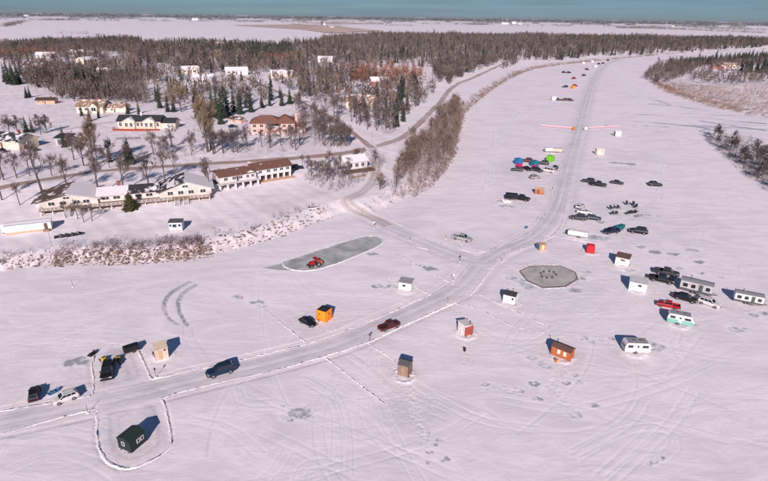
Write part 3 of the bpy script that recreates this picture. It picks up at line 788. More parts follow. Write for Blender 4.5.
car(SUV, (578, 219.5), (570, 218.5), 'p_grey', 'parked_car', 'grey car with a pale roof rack parked closest to the white trailer', 'car', 'cars parked beside the ice road')
car(SEDAN, (593, 219.5), (602, 220.5), 'p_navy', 'parked_car', 'navy sedan parked behind the grey car', 'car', 'cars parked beside the ice road')
car(PICKUP, (598, 186), (606, 187), 'p_black', 'pickup_truck', 'long black pickup parked on open ice with a car behind it', 'pickup')
car(SUV, (588, 182.5), (581, 181.5), 'p_grey', 'parked_car', 'dark grey car half hidden behind the long black pickup', 'car')
car(SEDAN, (617, 184), (624, 185), 'p_grey', 'parked_car', 'low dark grey car alone beyond the long black pickup', 'car')
car(SUV, (655, 186), (664, 186.5), 'p_black', 'parked_car', 'boxy black car standing alone far out on the open ice', 'car')
car(PICKUP, (611, 233), (604, 234), 'p_navy', 'pickup_truck', 'dark blue pickup with a teal box in front of it', 'pickup', scale=.9)
car(SUV, (638, 233), (631, 232), 'p_black', 'parked_car', 'black car parked next to the teal box', 'car', scale=1.05)
car(PICKUP, (666, 274.5), (678, 277), 'p_grey', 'pickup_truck', 'dark grey pickup behind the black pickup near the cabin trailers', 'pickup', scale=.95)
car(PICKUP, (661, 281.5), (673, 284), 'p_black', 'pickup_truck', 'black pickup parked between the white hut and the long cabin trailer', 'pickup', scale=.95)
car(SEDAN, (685, 300), (694, 302.5), 'p_black', 'parked_car', 'shiny black sedan parked in front of the long cabin trailer', 'car', scale=1.05)
car(SUV, (709, 305), (718, 308), 'p_white', 'parked_car', 'white sport utility vehicle parked between the two cabin trailers', 'car', scale=.93)
car(PICKUP, (668, 307), (658, 305), 'p_red', 'pickup_truck', 'bright red pickup parked behind the turquoise caravan', 'pickup', scale=.78)
car(VAN, (548, 172), (543, 171), 'p_white', 'van', 'white van parked below the bright green tent', 'van')
car(SUV, (555, 169.5), (558, 166.5), 'p_navy', 'parked_car', 'navy car parked beside the white van', 'car')
car(SUV, (543, 164.5), (536, 164), 'p_black', 'parked_car', 'long black car parked between teal tent and green tent', 'car')
car(SUV, (517, 171), (511, 170.5), 'p_grey', 'parked_car', 'grey car in front of the blue tent', 'car')
car(SEDAN, (527, 170), (531, 172), 'p_black', 'parked_car', 'black sedan parked between the two magenta tents', 'car')
car(SUV, (537, 171.5), (543, 173), 'p_grey', 'parked_car', 'dark grey car beside the second magenta tent by the white van', 'car')
car(SUV, (527, 162), (521, 161.5), 'p_maroon', 'parked_car', 'maroon car parked behind blue and teal tents', 'car')
car(SUV, (535, 178.5), (541, 178), 'p_silver', 'parked_car', 'grey wagon parked alone between the tents and the rust coloured hut', 'car', scale=.9)
FARC = [((558, 100.5), (562, 100.7), 'p_black', 'black truck first in the far line of dark vehicles'), ((564, 100.7), (560, 100.6), 'p_maroon', 'maroon car second in the far line of dark vehicles'), ((570, 101), (573, 101.2), 'p_grey', 'dark grey car last in the far line of dark vehicles'),
        ((575, 86.5), (579, 86.4), 'p_red', 'red car parked beside a flat orange sheet far up the river'), ((565, 87.5), (562, 87.5), 'p_grey', 'grey car left of the red car far up the river'), ((574, 79), (578, 78.7), 'p_red', 'red truck parked alone far up the river'),
        ((584, 76), (588, 75.8), 'p_grey', 'grey car beside the far end of the ice road'), ((587, 70), (591, 70.3), 'p_maroon', 'maroon car far up the river beyond the red truck'), ((564, 73), (566, 73), 'p_black', 'small black car far up the river, one of a pair'),
        ((569, 73.2), (571, 73.2), 'p_black', 'small black car far up the river, second of a pair'), ((599, 64.5), (602, 64.4), 'p_black', 'black car near the river bend, first of three'), ((603, 63.8), (606, 63.5), 'p_navy', 'navy car near the river bend, second of three'), ((608, 60.8), (610, 60.7), 'p_black', 'black car at the river bend, farthest of three')]
for a, n, c, lab in FARC:
    car(SUV, a, n, c, 'parked_car', lab, 'car', 'vehicles far up the river', 1.05)
# cars in the town
car(SUV, (297, 169), (304, 168.5), 'p_black', 'parked_car', 'black car parked at the end of the white motel', 'car')
car(SUV, (27, 149), (20, 148), 'p_black', 'parked_car', 'black car parked in the yard by the grey-roofed bungalow', 'car')
car(SEDAN, (34, 150.5), (40, 151.5), 'p_grey', 'parked_car', 'grey car beside the black car in the bungalow yard', 'car')
car(SEDAN, (3, 152), (9, 154), 'p_grey', 'parked_car', 'dark car parked in front of the grey-roofed bungalow', 'car')
car(SEDAN, (233, 127.5), (239, 127), 'p_blue', 'parked_car', 'blue car parked in the drive beside the pink brick house', 'car')
car(SEDAN, (313, 209.5), (319, 209), 'p_white', 'parked_car', 'small white car on the snowy terrace above the bank', 'car', scale=.85)

# ------------------------------------------------------------------ caravans, trailers, snowmobiles, tractor
def make_caravan(L=5.0, W_=2.1, H=2.45, stripe=True):
    h = L / 2
    prof = [(-h + .1, .45), (h - .25, .45), (h, .75), (h, 1.6), (h - .35, H - .15), (h - .7, H), (-h + .6, H), (-h + .15, H - .25), (-h, 1.5), (-h, .7)]
    parts = [P('body', MB().prism(prof, -W_ / 2, W_ / 2), 'paint')]
    lower = [(-h + .1, .44), (h - .25, .44), (h + .005, .75), (h + .005, 1.25), (-h - .005, 1.25), (-h - .005, .7)]
    parts.append(P('lower_panel', MB().prism(lower, -W_ / 2 - .008, W_ / 2 + .008), 'paint2'))
    for s in (-1, 1):
        for x, w in ((-1.5, .9), (1.35, 1.1), (0.0 if s < 0 else -.2, .7)):
            if s < 0 and x == 0.0: continue
            y = s * (W_ / 2)
            fr = MB().box(x - w / 2 - .06, x + w / 2 + .06, min(y, y + s * .02), max(y, y + s * .02), 1.39, 2.01)
            parts.append(P('window', MB().box(x - w / 2, x + w / 2, min(y, y + s * .03), max(y, y + s * .03), 1.45, 1.95), 'pane', (P('window_frame', fr, 'metal'),)))
    y = -W_ / 2
    parts.append(P('door', MB().box(-.4, .3, y - .03, y, .55, 2.1), 'paint', (P('door_window', MB().box(-.22, .12, y - .045, y - .03, 1.5, 1.95), 'pane'),)))
    parts.append(P('roof_panel', MB().box(-h + .55, h - .65, -W_ / 2 + .03, W_ / 2 - .03, H - .02, H + .03), 'grey'))
    parts.append(P('front_window', MB().box(h - .02, h + .03, -.75, .75, 1.15, 1.6), 'pane'))
    parts.append(P('rear_window', MB().box(-h - .03, -h + .02, -.7, .7, 1.3, 1.7), 'pane'))
    for x in (-.6, .8): parts.append(P('roof_vent', MB().box(x - .3, x + .3, -.3, .3, H, H + .14), 'metal'))
    for s in (-1, 1): parts.append(wheel_part(-.3, s * (W_ / 2 - .05), .33, .2))
    a = MB().tube((h - .2, -.5, .45), (h + 1.1, 0, .45), .05, .05, 6).tube((h - .2, .5, .45), (h + 1.1, 0, .45), .05, .05, 6)
    parts.append(P('drawbar', a, 'metal')); parts.append(P('gas_bottle', MB().tube((h + .25, .0, .45), (h + .25, 0, .95), .17, .15, 10), 'offwhite'))
    return parts
CARAVAN = make_caravan()
def put(spec, at, to, name, label, cat, mats=None, group=None, scale=1.0):
    a = G(*at); b = G(*to)
    return inst(spec, name, label, cat, a, head(a, b), group, mats, scale)
put(CARAVAN, (635, 351), (648, 351.5), 'caravan', 'white caravan with grey roof parked alone beyond the rust hut', 'caravan', {'paint': 'white', 'paint2': 'offwhite'}, scale=.92)
put(CARAVAN, (679, 323), (693, 326), 'caravan', 'turquoise and white two-tone caravan next to the red pickup', 'caravan', {'paint': 'white', 'paint2': 'p_turq'}, scale=.92)

def make_cabin_trailer(L=6.4, W_=2.4, H=2.7):
    h = L / 2; y = -W_ / 2
    parts = [P('wall', MB().box(-h, h, -W_ / 2, W_ / 2, .5, H), 'paint'),
             P('roof', MB().prism([(-W_ / 2 - .12, H), (W_ / 2 + .12, H), (W_ / 2 + .12, H + .08), (0, H + .26), (-W_ / 2 - .12, H + .08)], -h - .1, h + .1, 'x'), 'grey'),
             P('frame', MB().box(-h, h + .0, -.9, .9, .34, .498), 'black')]
    for s in (-1, 1):
        for x, w in ((-2.2, 1.0), (-.6, .9), (2.3, .9)):
            yy = s * W_ / 2
            fr = MB().box(x - w / 2 - .08, x + w / 2 + .08, min(yy, yy + s * .02), max(yy, yy + s * .02), 1.22, 2.28)
            parts.append(P('window', MB().box(x - w / 2, x + w / 2, min(yy, yy + s * .035), max(yy, yy + s * .035), 1.3, 2.2), 'pane', (P('window_frame', fr, 'white'),)))
    parts.append(P('door', MB().box(.5, 1.3, y - .04, y, .6, 2.45), 'dkgrey', (P('door_handle', MB().box(.58, .64, y - .09, y - .04, 1.4, 1.55), 'metal'),)))
    parts.append(P('skirt_stripe', MB().box(-h - .01, h + .01, y - .015, y + .02, .52, .95), 'dkgrey'))
    for x in (-.5, .35):
        for s in (-1, 1): parts.append(wheel_part(x, s * (W_ / 2 - .06), .34, .2))
    parts.append(P('drawbar', MB().tube((h, -.6, .42), (h + 1.2, 0, .42), .06, .05, 6).tube((h, .6, .42), (h + 1.2, 0, .42), .06, .05, 6), 'black'))
    parts.append(P('stove_pipe', MB().tube((-1.4, .5, H + .1), (-1.4, .5, H + .9), .07, .07, 8).tube((-1.4, .5, H + .88), (-1.4, .5, H + .98), .13, .1, 8), 'black'))
    parts.append(P('step', MB().box(.55, 1.25, y - .5, y - .04, .2, .28), 'metal'))
    return parts
CABIN = make_cabin_trailer()
put(CABIN, (695, 292), (712, 296), 'cabin_trailer', 'long grey and white cabin trailer standing behind the black sedan', 'trailer', {'paint': 'ltgrey'}, scale=.98)
put(CABIN, (747, 302.5), (760, 305), 'cabin_trailer', 'grey cabin trailer with white wall, farthest out beside the white car', 'trailer', {'paint': 'offwhite'}, scale=.82)

def make_box_trailer(L=3.6, W_=1.9, H=2.0):
    h = L / 2
    pr = [(-h, .45), (h, .45), (h + .25, .8), (h + .25, H - .35), (h, H), (-h, H)]
    parts = [P('body', MB().prism(pr, -W_ / 2, W_ / 2), 'paint'), P('rear_door', MB().box(-h - .03, -h, -W_ * .45, W_ * .45, .55, H - .1), 'paint', (P('hinge', MB().box(-h - .06, -h - .03, -.04, .04, .6, H - .2), 'metal'),)),
             P('trim', MB().box(-h, h, -W_ / 2 - .015, W_ / 2 + .015, .47, .56), 'metal')]
    for s in (-1, 1): parts.append(wheel_part(-.2, s * (W_ / 2 + .02), .32, .2))
    parts.append(P('drawbar', MB().tube((h, 0, .48), (h + 1.2, 0, .45), .06, .05, 6), 'black'))
    return parts
BOXT = make_box_trailer()
put(BOXT, (132, 351.5), (121, 355), 'box_trailer', 'black box trailer beside the plywood coloured hut and yellow snowmobiles', 'trailer', {'paint': 'p_black'}, scale=.66)
put(BOXT, (511, 199.5), (517, 200), 'box_trailer', 'black box trailer behind the black pickup', 'trailer', {'paint': 'p_black'}, scale=1.05)
put(BOXT, (578, 236.5), (569, 235), 'box_trailer', 'long white box trailer beside the ice road, near the parked cars', 'trailer', {'paint': 'white'}, scale=(1.35, 1.0, .9))
put(BOXT, (549, 152), (545, 152), 'box_trailer', 'white box trailer behind the bright green tent', 'trailer', {'paint': 'white'})
put(BOXT, (557, 152.5), (561, 152.8), 'box_trailer', 'cream trailer right beside the white box trailer', 'trailer', {'paint': 'p_cream'})
put(BOXT, (620, 229.5), (616, 231), 'box_trailer', 'teal box trailer standing between dark pickup and black car', 'trailer', {'paint': 'p_teal'}, scale=.7)

def make_snowmobile():
    parts = []
    parts.append(P('track', MB().prism([(-1.35, .12), (-1.2, 0), (.2, 0), (.4, .2), (.2, .42), (-1.25, .38)], -.2, .2), 'black'))
    rings = []
    for x, w, z0, z1 in ((1.15, .18, .35, .48), (.85, .42, .22, .66), (.4, .48, .2, .82), (.1, .42, .24, .86), (-.15, .3, .3, .72)):
        rings.append([(x, -w, z0), (x, -w, (z0 + z1) / 2), (x, -w * .6, z1), (x, w * .6, z1), (x, w, (z0 + z1) / 2), (x, w, z0)])
    parts.append(P('hood', MB().loft(rings), 'paint'))
    parts.append(P('seat', MB().prism([(-1.2, .42), (-.12, .42), (-.05, .72), (-.7, .66), (-1.25, .74)], -.19, .19), 'black'))
    parts.append(P('windshield', MB().slab([(.35, -.3, .8), (.35, .3, .8), (.1, .24, 1.15), (.1, -.24, 1.15)], .02), 'glass'))
    parts.append(P('handlebar', MB().tube((-.02, -.4, .98), (-.02, .4, .98), .025, .025, 6).tube((.1, 0, .8), (-.02, 0, .98), .03, .03, 6), 'black'))
    for s in (-1, 1):
        parts.append(P('ski', MB().prism([(.35, 0), (1.3, 0), (1.5, .14), (1.3, .05), (.35, .05)], s * .48 - .07, s * .48 + .07), 'black', (P('suspension_arm', MB().tube((.75, s * .48, .05), (.6, s * .25, .4), .03, .03, 5), 'metal'),)))
    return parts
SLED = make_snowmobile()
put(SLED, (105, 362), (100, 356), 'snowmobile', 'yellow and black snowmobile in front of the black vehicle', 'snowmobile', {'paint': 'p_yellow'}, scale=1.0)
put(SLED, (119, 361), (115, 355), 'snowmobile', 'yellow and black snowmobile between the black vehicle and the box trailer', 'snowmobile', {'paint': 'p_yellow'}, scale=1.0)
def make_sled():
    r = []
    for x, w, z in ((-.8, .35, .3), (-.6, .42, .05), (.6, .42, .05), (.95, .3, .35)):
        r.append([(x, -w, z + .22), (x, -w * .8, z), (x, w * .8, z), (x, w, z + .22), (x, w * .7, z + .05), (x, -w * .7, z + .05)])
    return [P('tub', MB().loft(r), 'paint'), P('tow_bar', MB().tube((.9, -.2, .4), (1.7, 0, .2), .02, .02, 5).tube((.9, .2, .4), (1.7, 0, .2), .02, .02, 5), 'metal'),
            P('cargo', MB().hexa([(-.5, -.3, .1), (.5, -.3, .1), (.5, .3, .1), (-.5, .3, .1)], [(-.4, -.22, .5), (.3, -.25, .42), (.35, .2, .38), (-.35, .25, .55)]), 'cargo')]
TUB = make_sled()
put(TUB, (92, 355), (96, 352), 'cargo_sled', 'small black loaded sled lying left of the yellow snowmobiles', 'sled', {'paint': 'black', 'cargo': 'f_black'}, scale=1.0)
put(TUB, (53, 393), (57, 391), 'cargo_sled', 'blue covered sled between black car and white hatchback', 'sled', {'paint': 'f_tarp', 'cargo': 'f_tarp'}, scale=1.0)
put(TUB, (507, 202.5), (500, 202), 'cargo_sled', 'long white sled lying beside the black box trailer', 'sled', {'paint': 'white', 'cargo': 'white'}, scale=1.8)
put(TUB, (526, 228), (528, 226), 'cargo_sled', 'small blue sled beside the bend of the ice road', 'sled', {'paint': 'f_tarp', 'cargo': 'f_tarp'}, scale=.9)

def make_tractor():
    parts = [P('hood', MB().prism([(.2, .7), (1.5, .7), (1.55, 1.2), (1.4, 1.35), (.2, 1.45)], -.4, .4), 'paint'),
             P('chassis', MB().box(-1.0, 1.5, -.3, .3, .45, .72), 'black'),
             P('rear_body', MB().prism([(-1.9, .6), (-.5, .6), (-.5, 1.5), (-1.8, 1.3)], -.75, .75), 'paint2'),
             P('seat', MB().box(-.45, -.05, -.25, .25, .72, 1.25), 'black')]
    for x in (-.5, .25):
        for s in (-1, 1): parts.append(P('cab_post', MB().tube((x, s * .6, .7), (x, s * .58, 2.15), .04, .04, 6), 'paint'))
    parts.append(P('cab_roof', MB().box(-.65, .4, -.72, .72, 2.15, 2.25), 'paint'))
    for s in (-1, 1):
        parts.append(wheel_part(-.7, s * .85, .65, .35)); parts.append(wheel_part(1.2, s * .75, .4, .25))
    parts.append(P('blade', MB().prism([(1.95, .08), (2.15, .05), (2.0, .45), (2.15, .8), (2.05, .8), (1.88, .45)], -1.1, 1.1), 'metal', (P('blade_arm', MB().box(1.4, 1.95, -.35, .35, .4, .5), 'black'),)))
    return parts
put(make_tractor(), (315, 266), (306, 268), 'tractor', 'red tractor with a blade clearing the oval rink', 'tractor', {'paint': 'p_red', 'paint2': 'rust'}, scale=.95)

# ------------------------------------------------------------------ huts and tents
def window(face, u, z, w, h, lx, ly, pane='pane', fr='white'):
    t = .04
    def bx(a0, a1, z0, z1, o0, o1):
        m = MB()
        if face == 'f': m.box(a0, a1, -ly / 2 - o1, -ly / 2 - o0, z0, z1)
        elif face == 'b': m.box(a0, a1, ly / 2 + o0, ly / 2 + o1, z0, z1)
        elif face == 'r': m.box(lx / 2 + o0, lx / 2 + o1, a0, a1, z0, z1)
        else: m.box(-lx / 2 - o1, -lx / 2 - o0, a0, a1, z0, z1)
        return m
    k = .07 if w < 1.2 else .1
    frame = MB()
    for a0, a1, z0, z1 in ((u - w / 2 - k, u + w / 2 + k, z - h / 2 - k, z - h / 2), (u - w / 2 - k, u + w / 2 + k, z + h / 2, z + h / 2 + k),
                           (u - w / 2 - k, u - w / 2, z - h / 2, z + h / 2), (u + w / 2, u + w / 2 + k, z - h / 2, z + h / 2)):
        b = bx(a0, a1, z0, z1, 0.0, .06); frame.add(b.v, b.f)
    return P('window', bx(u - w / 2, u + w / 2, z - h / 2, z + h / 2, .0, t), pane, (P('window_frame', frame, fr),))

def door(face, u, w, h, z0, lx, ly, mk='dooor'):
    b = window(face, u, z0 + h / 2, w, h, lx, ly)
    me = MB(); hd = MB(); s = .03
    if face == 'f': me.box(u - w / 2, u + w / 2, -ly / 2 - .05, -ly / 2, z0, z0 + h); hd.box(u + w * .32, u + w * .4, -ly / 2 - .1, -ly / 2 - .05, z0 + h * .45, z0 + h * .52)
    elif face == 'r': me.box(lx / 2, lx / 2 + .05, u - w / 2, u + w / 2, z0, z0 + h); hd.box(lx / 2 + .05, lx / 2 + .1, u + w * .32, u + w * .4, z0 + h * .45, z0 + h * .52)
    elif face == 'l': me.box(-lx / 2 - .05, -lx / 2, u - w / 2, u + w / 2, z0, z0 + h); hd.box(-lx / 2 - .1, -lx / 2 - .05, u + w * .32, u + w * .4, z0 + h * .45, z0 + h * .52)
    else: me.box(u - w / 2, u + w / 2, ly / 2, ly / 2 + .05, z0, z0 + h); hd.box(u + w * .32, u + w * .4, ly / 2 + .05, ly / 2 + .1, z0 + h * .45, z0 + h * .52)
    return P('door', me, mk, (P('door_handle', hd, 'metal'),))

def make_hut(lx, ly, h, roof='gable', rise=.5, ov=.15, wins=(), drs=(), pipe=None, end=None, z0=.15, trim=True, slope=1, batten=0):
    """lx along local x, front is -y; gable ridge runs along x"""
    parts = []
    for s in (-1, 1): parts.append(P('skid', MB().prism([(-lx / 2 - .1, .02), (lx / 2 + .1, .02), (lx / 2 + .25, .16), (-lx / 2 - .25, .16)], s * ly * .33 - .06, s * ly * .33 + .06), 'skid'))
    X0, X1, Y0, Y1 = -lx / 2, lx / 2, -ly / 2, ly / 2
    if roof == 'gable':
        parts.append(P('wall', MB().prism([(Y0, z0), (Y1, z0), (Y1, h), (0, h + rise), (Y0, h)], X0, X1, 'x'), 'wall'))
        k = rise / (ly / 2)
        for s in (-1, 1):
            y1 = s * (ly / 2 + ov)
            q = [(X0 - ov, 0, h + rise + .01), (X1 + ov, 0, h + rise + .01), (X1 + ov, y1, h - k * ov + .01), (X0 - ov, y1, h - k * ov + .01)]
            if s < 0: q = q[::-1]
            m2 = MB(); qq = [Vector(p) for p in q]
            m2.hexa([p for p in qq], [p + Vector((0, 0, .07)) for p in qq])
            parts.append(P('roof_slope', m2, 'roof' if s < 0 else 'roof_back'))
    elif roof == 'gable_y':
        parts.append(P('wall', MB().prism([(X0, z0), (X1, z0), (X1, h), (0, h + rise), (X0, h)], Y0, Y1, 'y'), 'wall'))
        k = rise / (lx / 2)
        for s in (-1, 1):
            x1 = s * (lx / 2 + ov)
            q = [Vector(p) for p in ((0, Y0 - ov, h + rise + .01), (0, Y1 + ov, h + rise + .01), (x1, Y1 + ov, h - k * ov + .01), (x1, Y0 - ov, h - k * ov + .01))]
            parts.append(P('roof_slope', MB().hexa(q, [p + Vector((0, 0, .07)) for p in q]), 'roof' if s < 0 else 'roof_back'))
    else:                                    # one slope, falling to the front (slope 1) or to the back (-1)
        a, b = (h, h + rise) if slope > 0 else (h + rise, h)
        parts.append(P('wall', MB().prism([(Y0, z0), (Y1, z0), (Y1, b), (Y0, a)], X0, X1, 'x'), 'wall'))
        k = (b - a) / ly
        q = [Vector(p) for p in ((X0 - ov, Y0 - ov, a - k * ov + .01), (X1 + ov, Y0 - ov, a - k * ov + .01), (X1 + ov, Y1 + ov, b + k * ov + .01), (X0 - ov, Y1 + ov, b + k * ov + .01))]
        parts.append(P('roof', MB().hexa(q, [p + Vector((0, 0, .08)) for p in q]), 'roof'))
    if trim:
        for x in (X0, X1):
            for y in (Y0, Y1): parts.append(P('corner_board', MB().box(x - .05, x + .05, y - .05, y + .05, z0 - .01, (h if roof != 'shed' else min(h, h + rise)) - .02), 'trim'))
    if batten:
        hb = (h if roof != 'shed' else min(h, h + rise)) - .03
        for s in (-1, 1):
            nx = int(lx / batten); ny = int(ly / batten)
            for i in range(1, nx):
                x = X0 + lx * i / nx; y = s * ly / 2
                if s < 0 and any(abs(x - w[1]) < w[3] / 2 + .1 for w in wins if w[0] == 'f') or any(abs(x - d[1]) < d[2] / 2 + .06 for d in drs if d[0] == ('f' if s < 0 else 'b')): continue
                parts.append(P('batten', MB().box(x - .025, x + .025, min(y, y + s * .025), max(y, y + s * .025), z0, hb), 'trim'))
            for i in range(1, ny):
                y = Y0 + ly * i / ny; x = s * lx / 2; fc = 'r' if s > 0 else 'l'
                if any(abs(y - w[1]) < w[3] / 2 + .1 for w in wins if w[0] == fc) or any(abs(y - d[1]) < d[2] / 2 + .06 for d in drs if d[0] == fc): continue
                parts.append(P('batten', MB().box(min(x, x + s * .025), max(x, x + s * .025), y - .025, y + .025, z0, hb), 'trim'))
    for w in wins: parts.append(window(*w, lx, ly, fr='frame'))
    for d in drs: parts.append(door(*d, lx, ly))
    if pipe:
        x, y = pipe; zt = h + rise
        parts.append(P('stove_pipe', MB().tube((x, y, h), (x, y, zt + .6), .06, .06, 8), 'black', (P('pipe_cap', MB().tube((x, y, zt + .56), (x, y, zt + .68), .12, .08, 8), 'black'),)))
    if end:
        for sx in end: parts.append(P('end_panel', MB().box(*((X1 + .002, X1 + .03) if sx > 0 else (X0 - .03, X0 - .002)), Y0 + .02, Y1 - .02, z0 + .01, h - .03), 'end'))
    return parts
base = {'skid': 'dkbrown', 'trim': 'white', 'dooor': 'white', 'frame': 'white', 'roof_back': 'roofdark', 'roof': 'roofdark', 'wall': 'white', 'end': 'redbrown'}
def hut(at, to, name, label, cat='hut', mats=None, scale=1.0, group=None, **kw):
    m = dict(base); m.update(mats or {})
    if 'roof' in (mats or {}) and 'roof_back' not in mats: m['roof_back'] = mats['roof']
    if 'trim' not in (mats or {}): m['trim'] = m['wall']
    a = G(*at); b = G(*to)
    return inst(make_hut(**kw), name, label, cat, a, head(a, b), group, m, scale)

hut((133, 445), (144, 436), 'ice_hut', 'dark green ice hut with white-framed windows in its own ploughed loop', mats={'wall': 'dkgreen', 'roof': 'dkgreen', 'dooor': 'dkgreen'},
    batten=.3, lx=2.5, ly=2.3, h=1.95, rise=.45, wins=[('f', .1, 1.2, .36, .55), ('f', .75, 1.2, .36, .55), ('l', .2, 1.2, .4, .55)], drs=[('r', .2, .75, 1.8, .2)], pipe=None)
hut((162, 357), (169, 355), 'ice_hut', 'tall beige plywood ice hut beside the black box trailer', mats={'wall': 'plywood', 'roof': 'plywood', 'dooor': 'tan'}, batten=.6, lx=1.9, ly=1.9, h=2.2, roof='shed', rise=.3,
    wins=[('f', .5, 1.9, .4, .4)], drs=[('f', -.3, .65, 1.7, .2)], pipe=None)
hut((405, 374), (412, 376), 'ice_hut', 'narrow tall brown wooden ice hut with dark roof', mats={'wall': 'woodbrown', 'roof': 'dkgrey', 'dooor': 'woodbrown', 'trim': 'brown'}, batten=.3, lx=1.75, ly=1.8, h=2.35, rise=.4, drs=[('f', .0, .75, 1.7, .2)])
hut((465, 333), (471, 337.5), 'ice_hut', 'white ice hut with red-brown end wall and stove pipe', mats={'wall': 'white', 'roof': 'offwhite', 'trim': 'redbrown', 'dooor': 'white'}, lx=2.2, ly=1.9, h=2.1, roof='shed', rise=.3, slope=-1,
    end=(1,), drs=[('f', -.2, .7, 1.7, .2)], pipe=(.8, .4))
hut((510, 302), (518, 304), 'ice_hut', 'white ice hut with dark gable roof beside the eight-sided rink', mats={'wall': 'white', 'roof': 'roofdark'}, lx=2.5, ly=2.1, h=2.1, rise=.5, wins=[('r', .3, 1.4, .4, .4), ('f', .75, 1.4, .4, .5)], drs=[('f', -.3, .75, 1.7, .2)], pipe=(.3, .2))
hut((406, 289), (415, 290.5), 'ice_hut', 'white ice hut with grey flat roof and small front window by the oval rink', mats={'wall': 'white', 'roof': 'grey'}, lx=2.7, ly=2.0, h=2.0, roof='shed', rise=.25, wins=[('f', -.2, 1.3, .7, .5)], drs=[('r', 0, .7, 1.6, .2)])
hut((562, 356), (572, 360), 'ice_hut', 'rust orange ice hut with two white window panels', mats={'wall': 'rust', 'roof': 'brown', 'trim': 'rust', 'pane': 'white', 'dooor': 'rust'}, batten=.35, lx=3.4, ly=1.9, h=1.9, roof='gable', rise=.35, wins=[('f', -.35, 1.25, .38, .7), ('f', .75, 1.2, .38, .7)], drs=[('r', 0, .6, 1.5, .2)], pipe=(-1.3, .4))
hut((637, 289.5), (650, 292), 'ice_hut', 'white ice hut on a snowy platform with grey snow-dusted roof', mats={'wall': 'white', 'roof': 'ltgrey', 'dooor': 'offwhite'}, lx=3.5, ly=2.6, h=2.2, roof='shed', rise=.4, wins=[('f', .35, 1.6, .7, .5)], drs=[('f', -.9, .75, 1.7, .2)])
hut((622, 264.5), (631, 266.5), 'ice_hut', 'cream ice hut with brown sloping roof beyond the red tent', mats={'wall': 'offwhite', 'roof': 'brown'}, lx=3.0, ly=2.2, h=2.2, roof='shed', rise=.4, wins=[('f', .1, 1.6, 1.0, .35)], drs=[('r', 0, .7, 1.7, .2)])
hut((539, 193.5), (545, 194), 'ice_hut', 'rust coloured low ice hut above the black pickup', mats={'wall': 'rust', 'roof': 'tan', 'trim': 'rust', 'dooor': 'brown'}, lx=2.9, ly=2.2, h=1.8, rise=.4, wins=[('f', .8, 1.2, .4, .4)], drs=[('f', -.4, .65, 1.5, .2)])
hut((540.5, 249), (545, 248.5), 'ice_hut', 'small orange and blue ice hut between the road and the eight-sided rink', mats={'wall': 'f_orange', 'roof': 'rooftan', 'end': 'f_tarp', 'trim': 'f_tarp'}, lx=1.7, ly=1.5, h=1.5, rise=.25, end=(-1,), drs=[('f', .2, .6, 1.2, .2)])
hut((599, 154.5), (604, 154.5), 'ice_hut', 'beige ice hut standing alone right of the ice road', mats={'wall': 'cream', 'roof': 'offwhite'}, lx=3.2, ly=2.4, h=2.3, rise=.4, wins=[('f', .9, 1.5, .5, .5)], drs=[('l', 0, .7, 1.7, .2)])
hut((617, 136), (622, 136), 'ice_hut', 'small white ice hut beside the end of the red fence', mats={'wall': 'white', 'roof': 'snow_cap', 'dooor': 'dkgrey'}, lx=3.0, ly=2.4, h=2.3, rise=.4, drs=[('l', 0, .8, 1.8, .2)])
hut((177, 229.5), (187, 229.3), 'ticket_hut', 'white hut with dark windows and blue trim on the snowy terrace', mats={'wall': 'white', 'roof': 'dkgrey', 'frame': 'f_tarp', 'dooor': 'ltgrey', 'trim': 'ltgrey'}, lx=3.4, ly=2.3, h=2.4, roof='shed', rise=.2, wins=[('f', -.2, 1.5, .9, .7), ('f', 1.1, 1.6, .5, .5), ('f', -1.25, 1.6, .4, .5)], drs=[('l', 0, .8, 1.8, .2)])
for px, py, mk, lab in ((592, 62.5, 'white', 'white ice hut far up the river near the left shore'), (595, 67.5, 'white', 'white ice hut beside the far end of the ice road'), (583, 64, 'cream', 'cream ice hut far up the river'), (553.5, 100.3, 'white', 'white ice hut beside the far line of dark vehicles')):
    hut((px, py), (px + 3, py), 'ice_hut', lab, mats={'wall': mk, 'roof': mk}, lx=3.4, ly=2.6, h=2.4, rise=.4, drs=[('f', 0, .8, 1.8, .2)], group='ice huts far up the river')

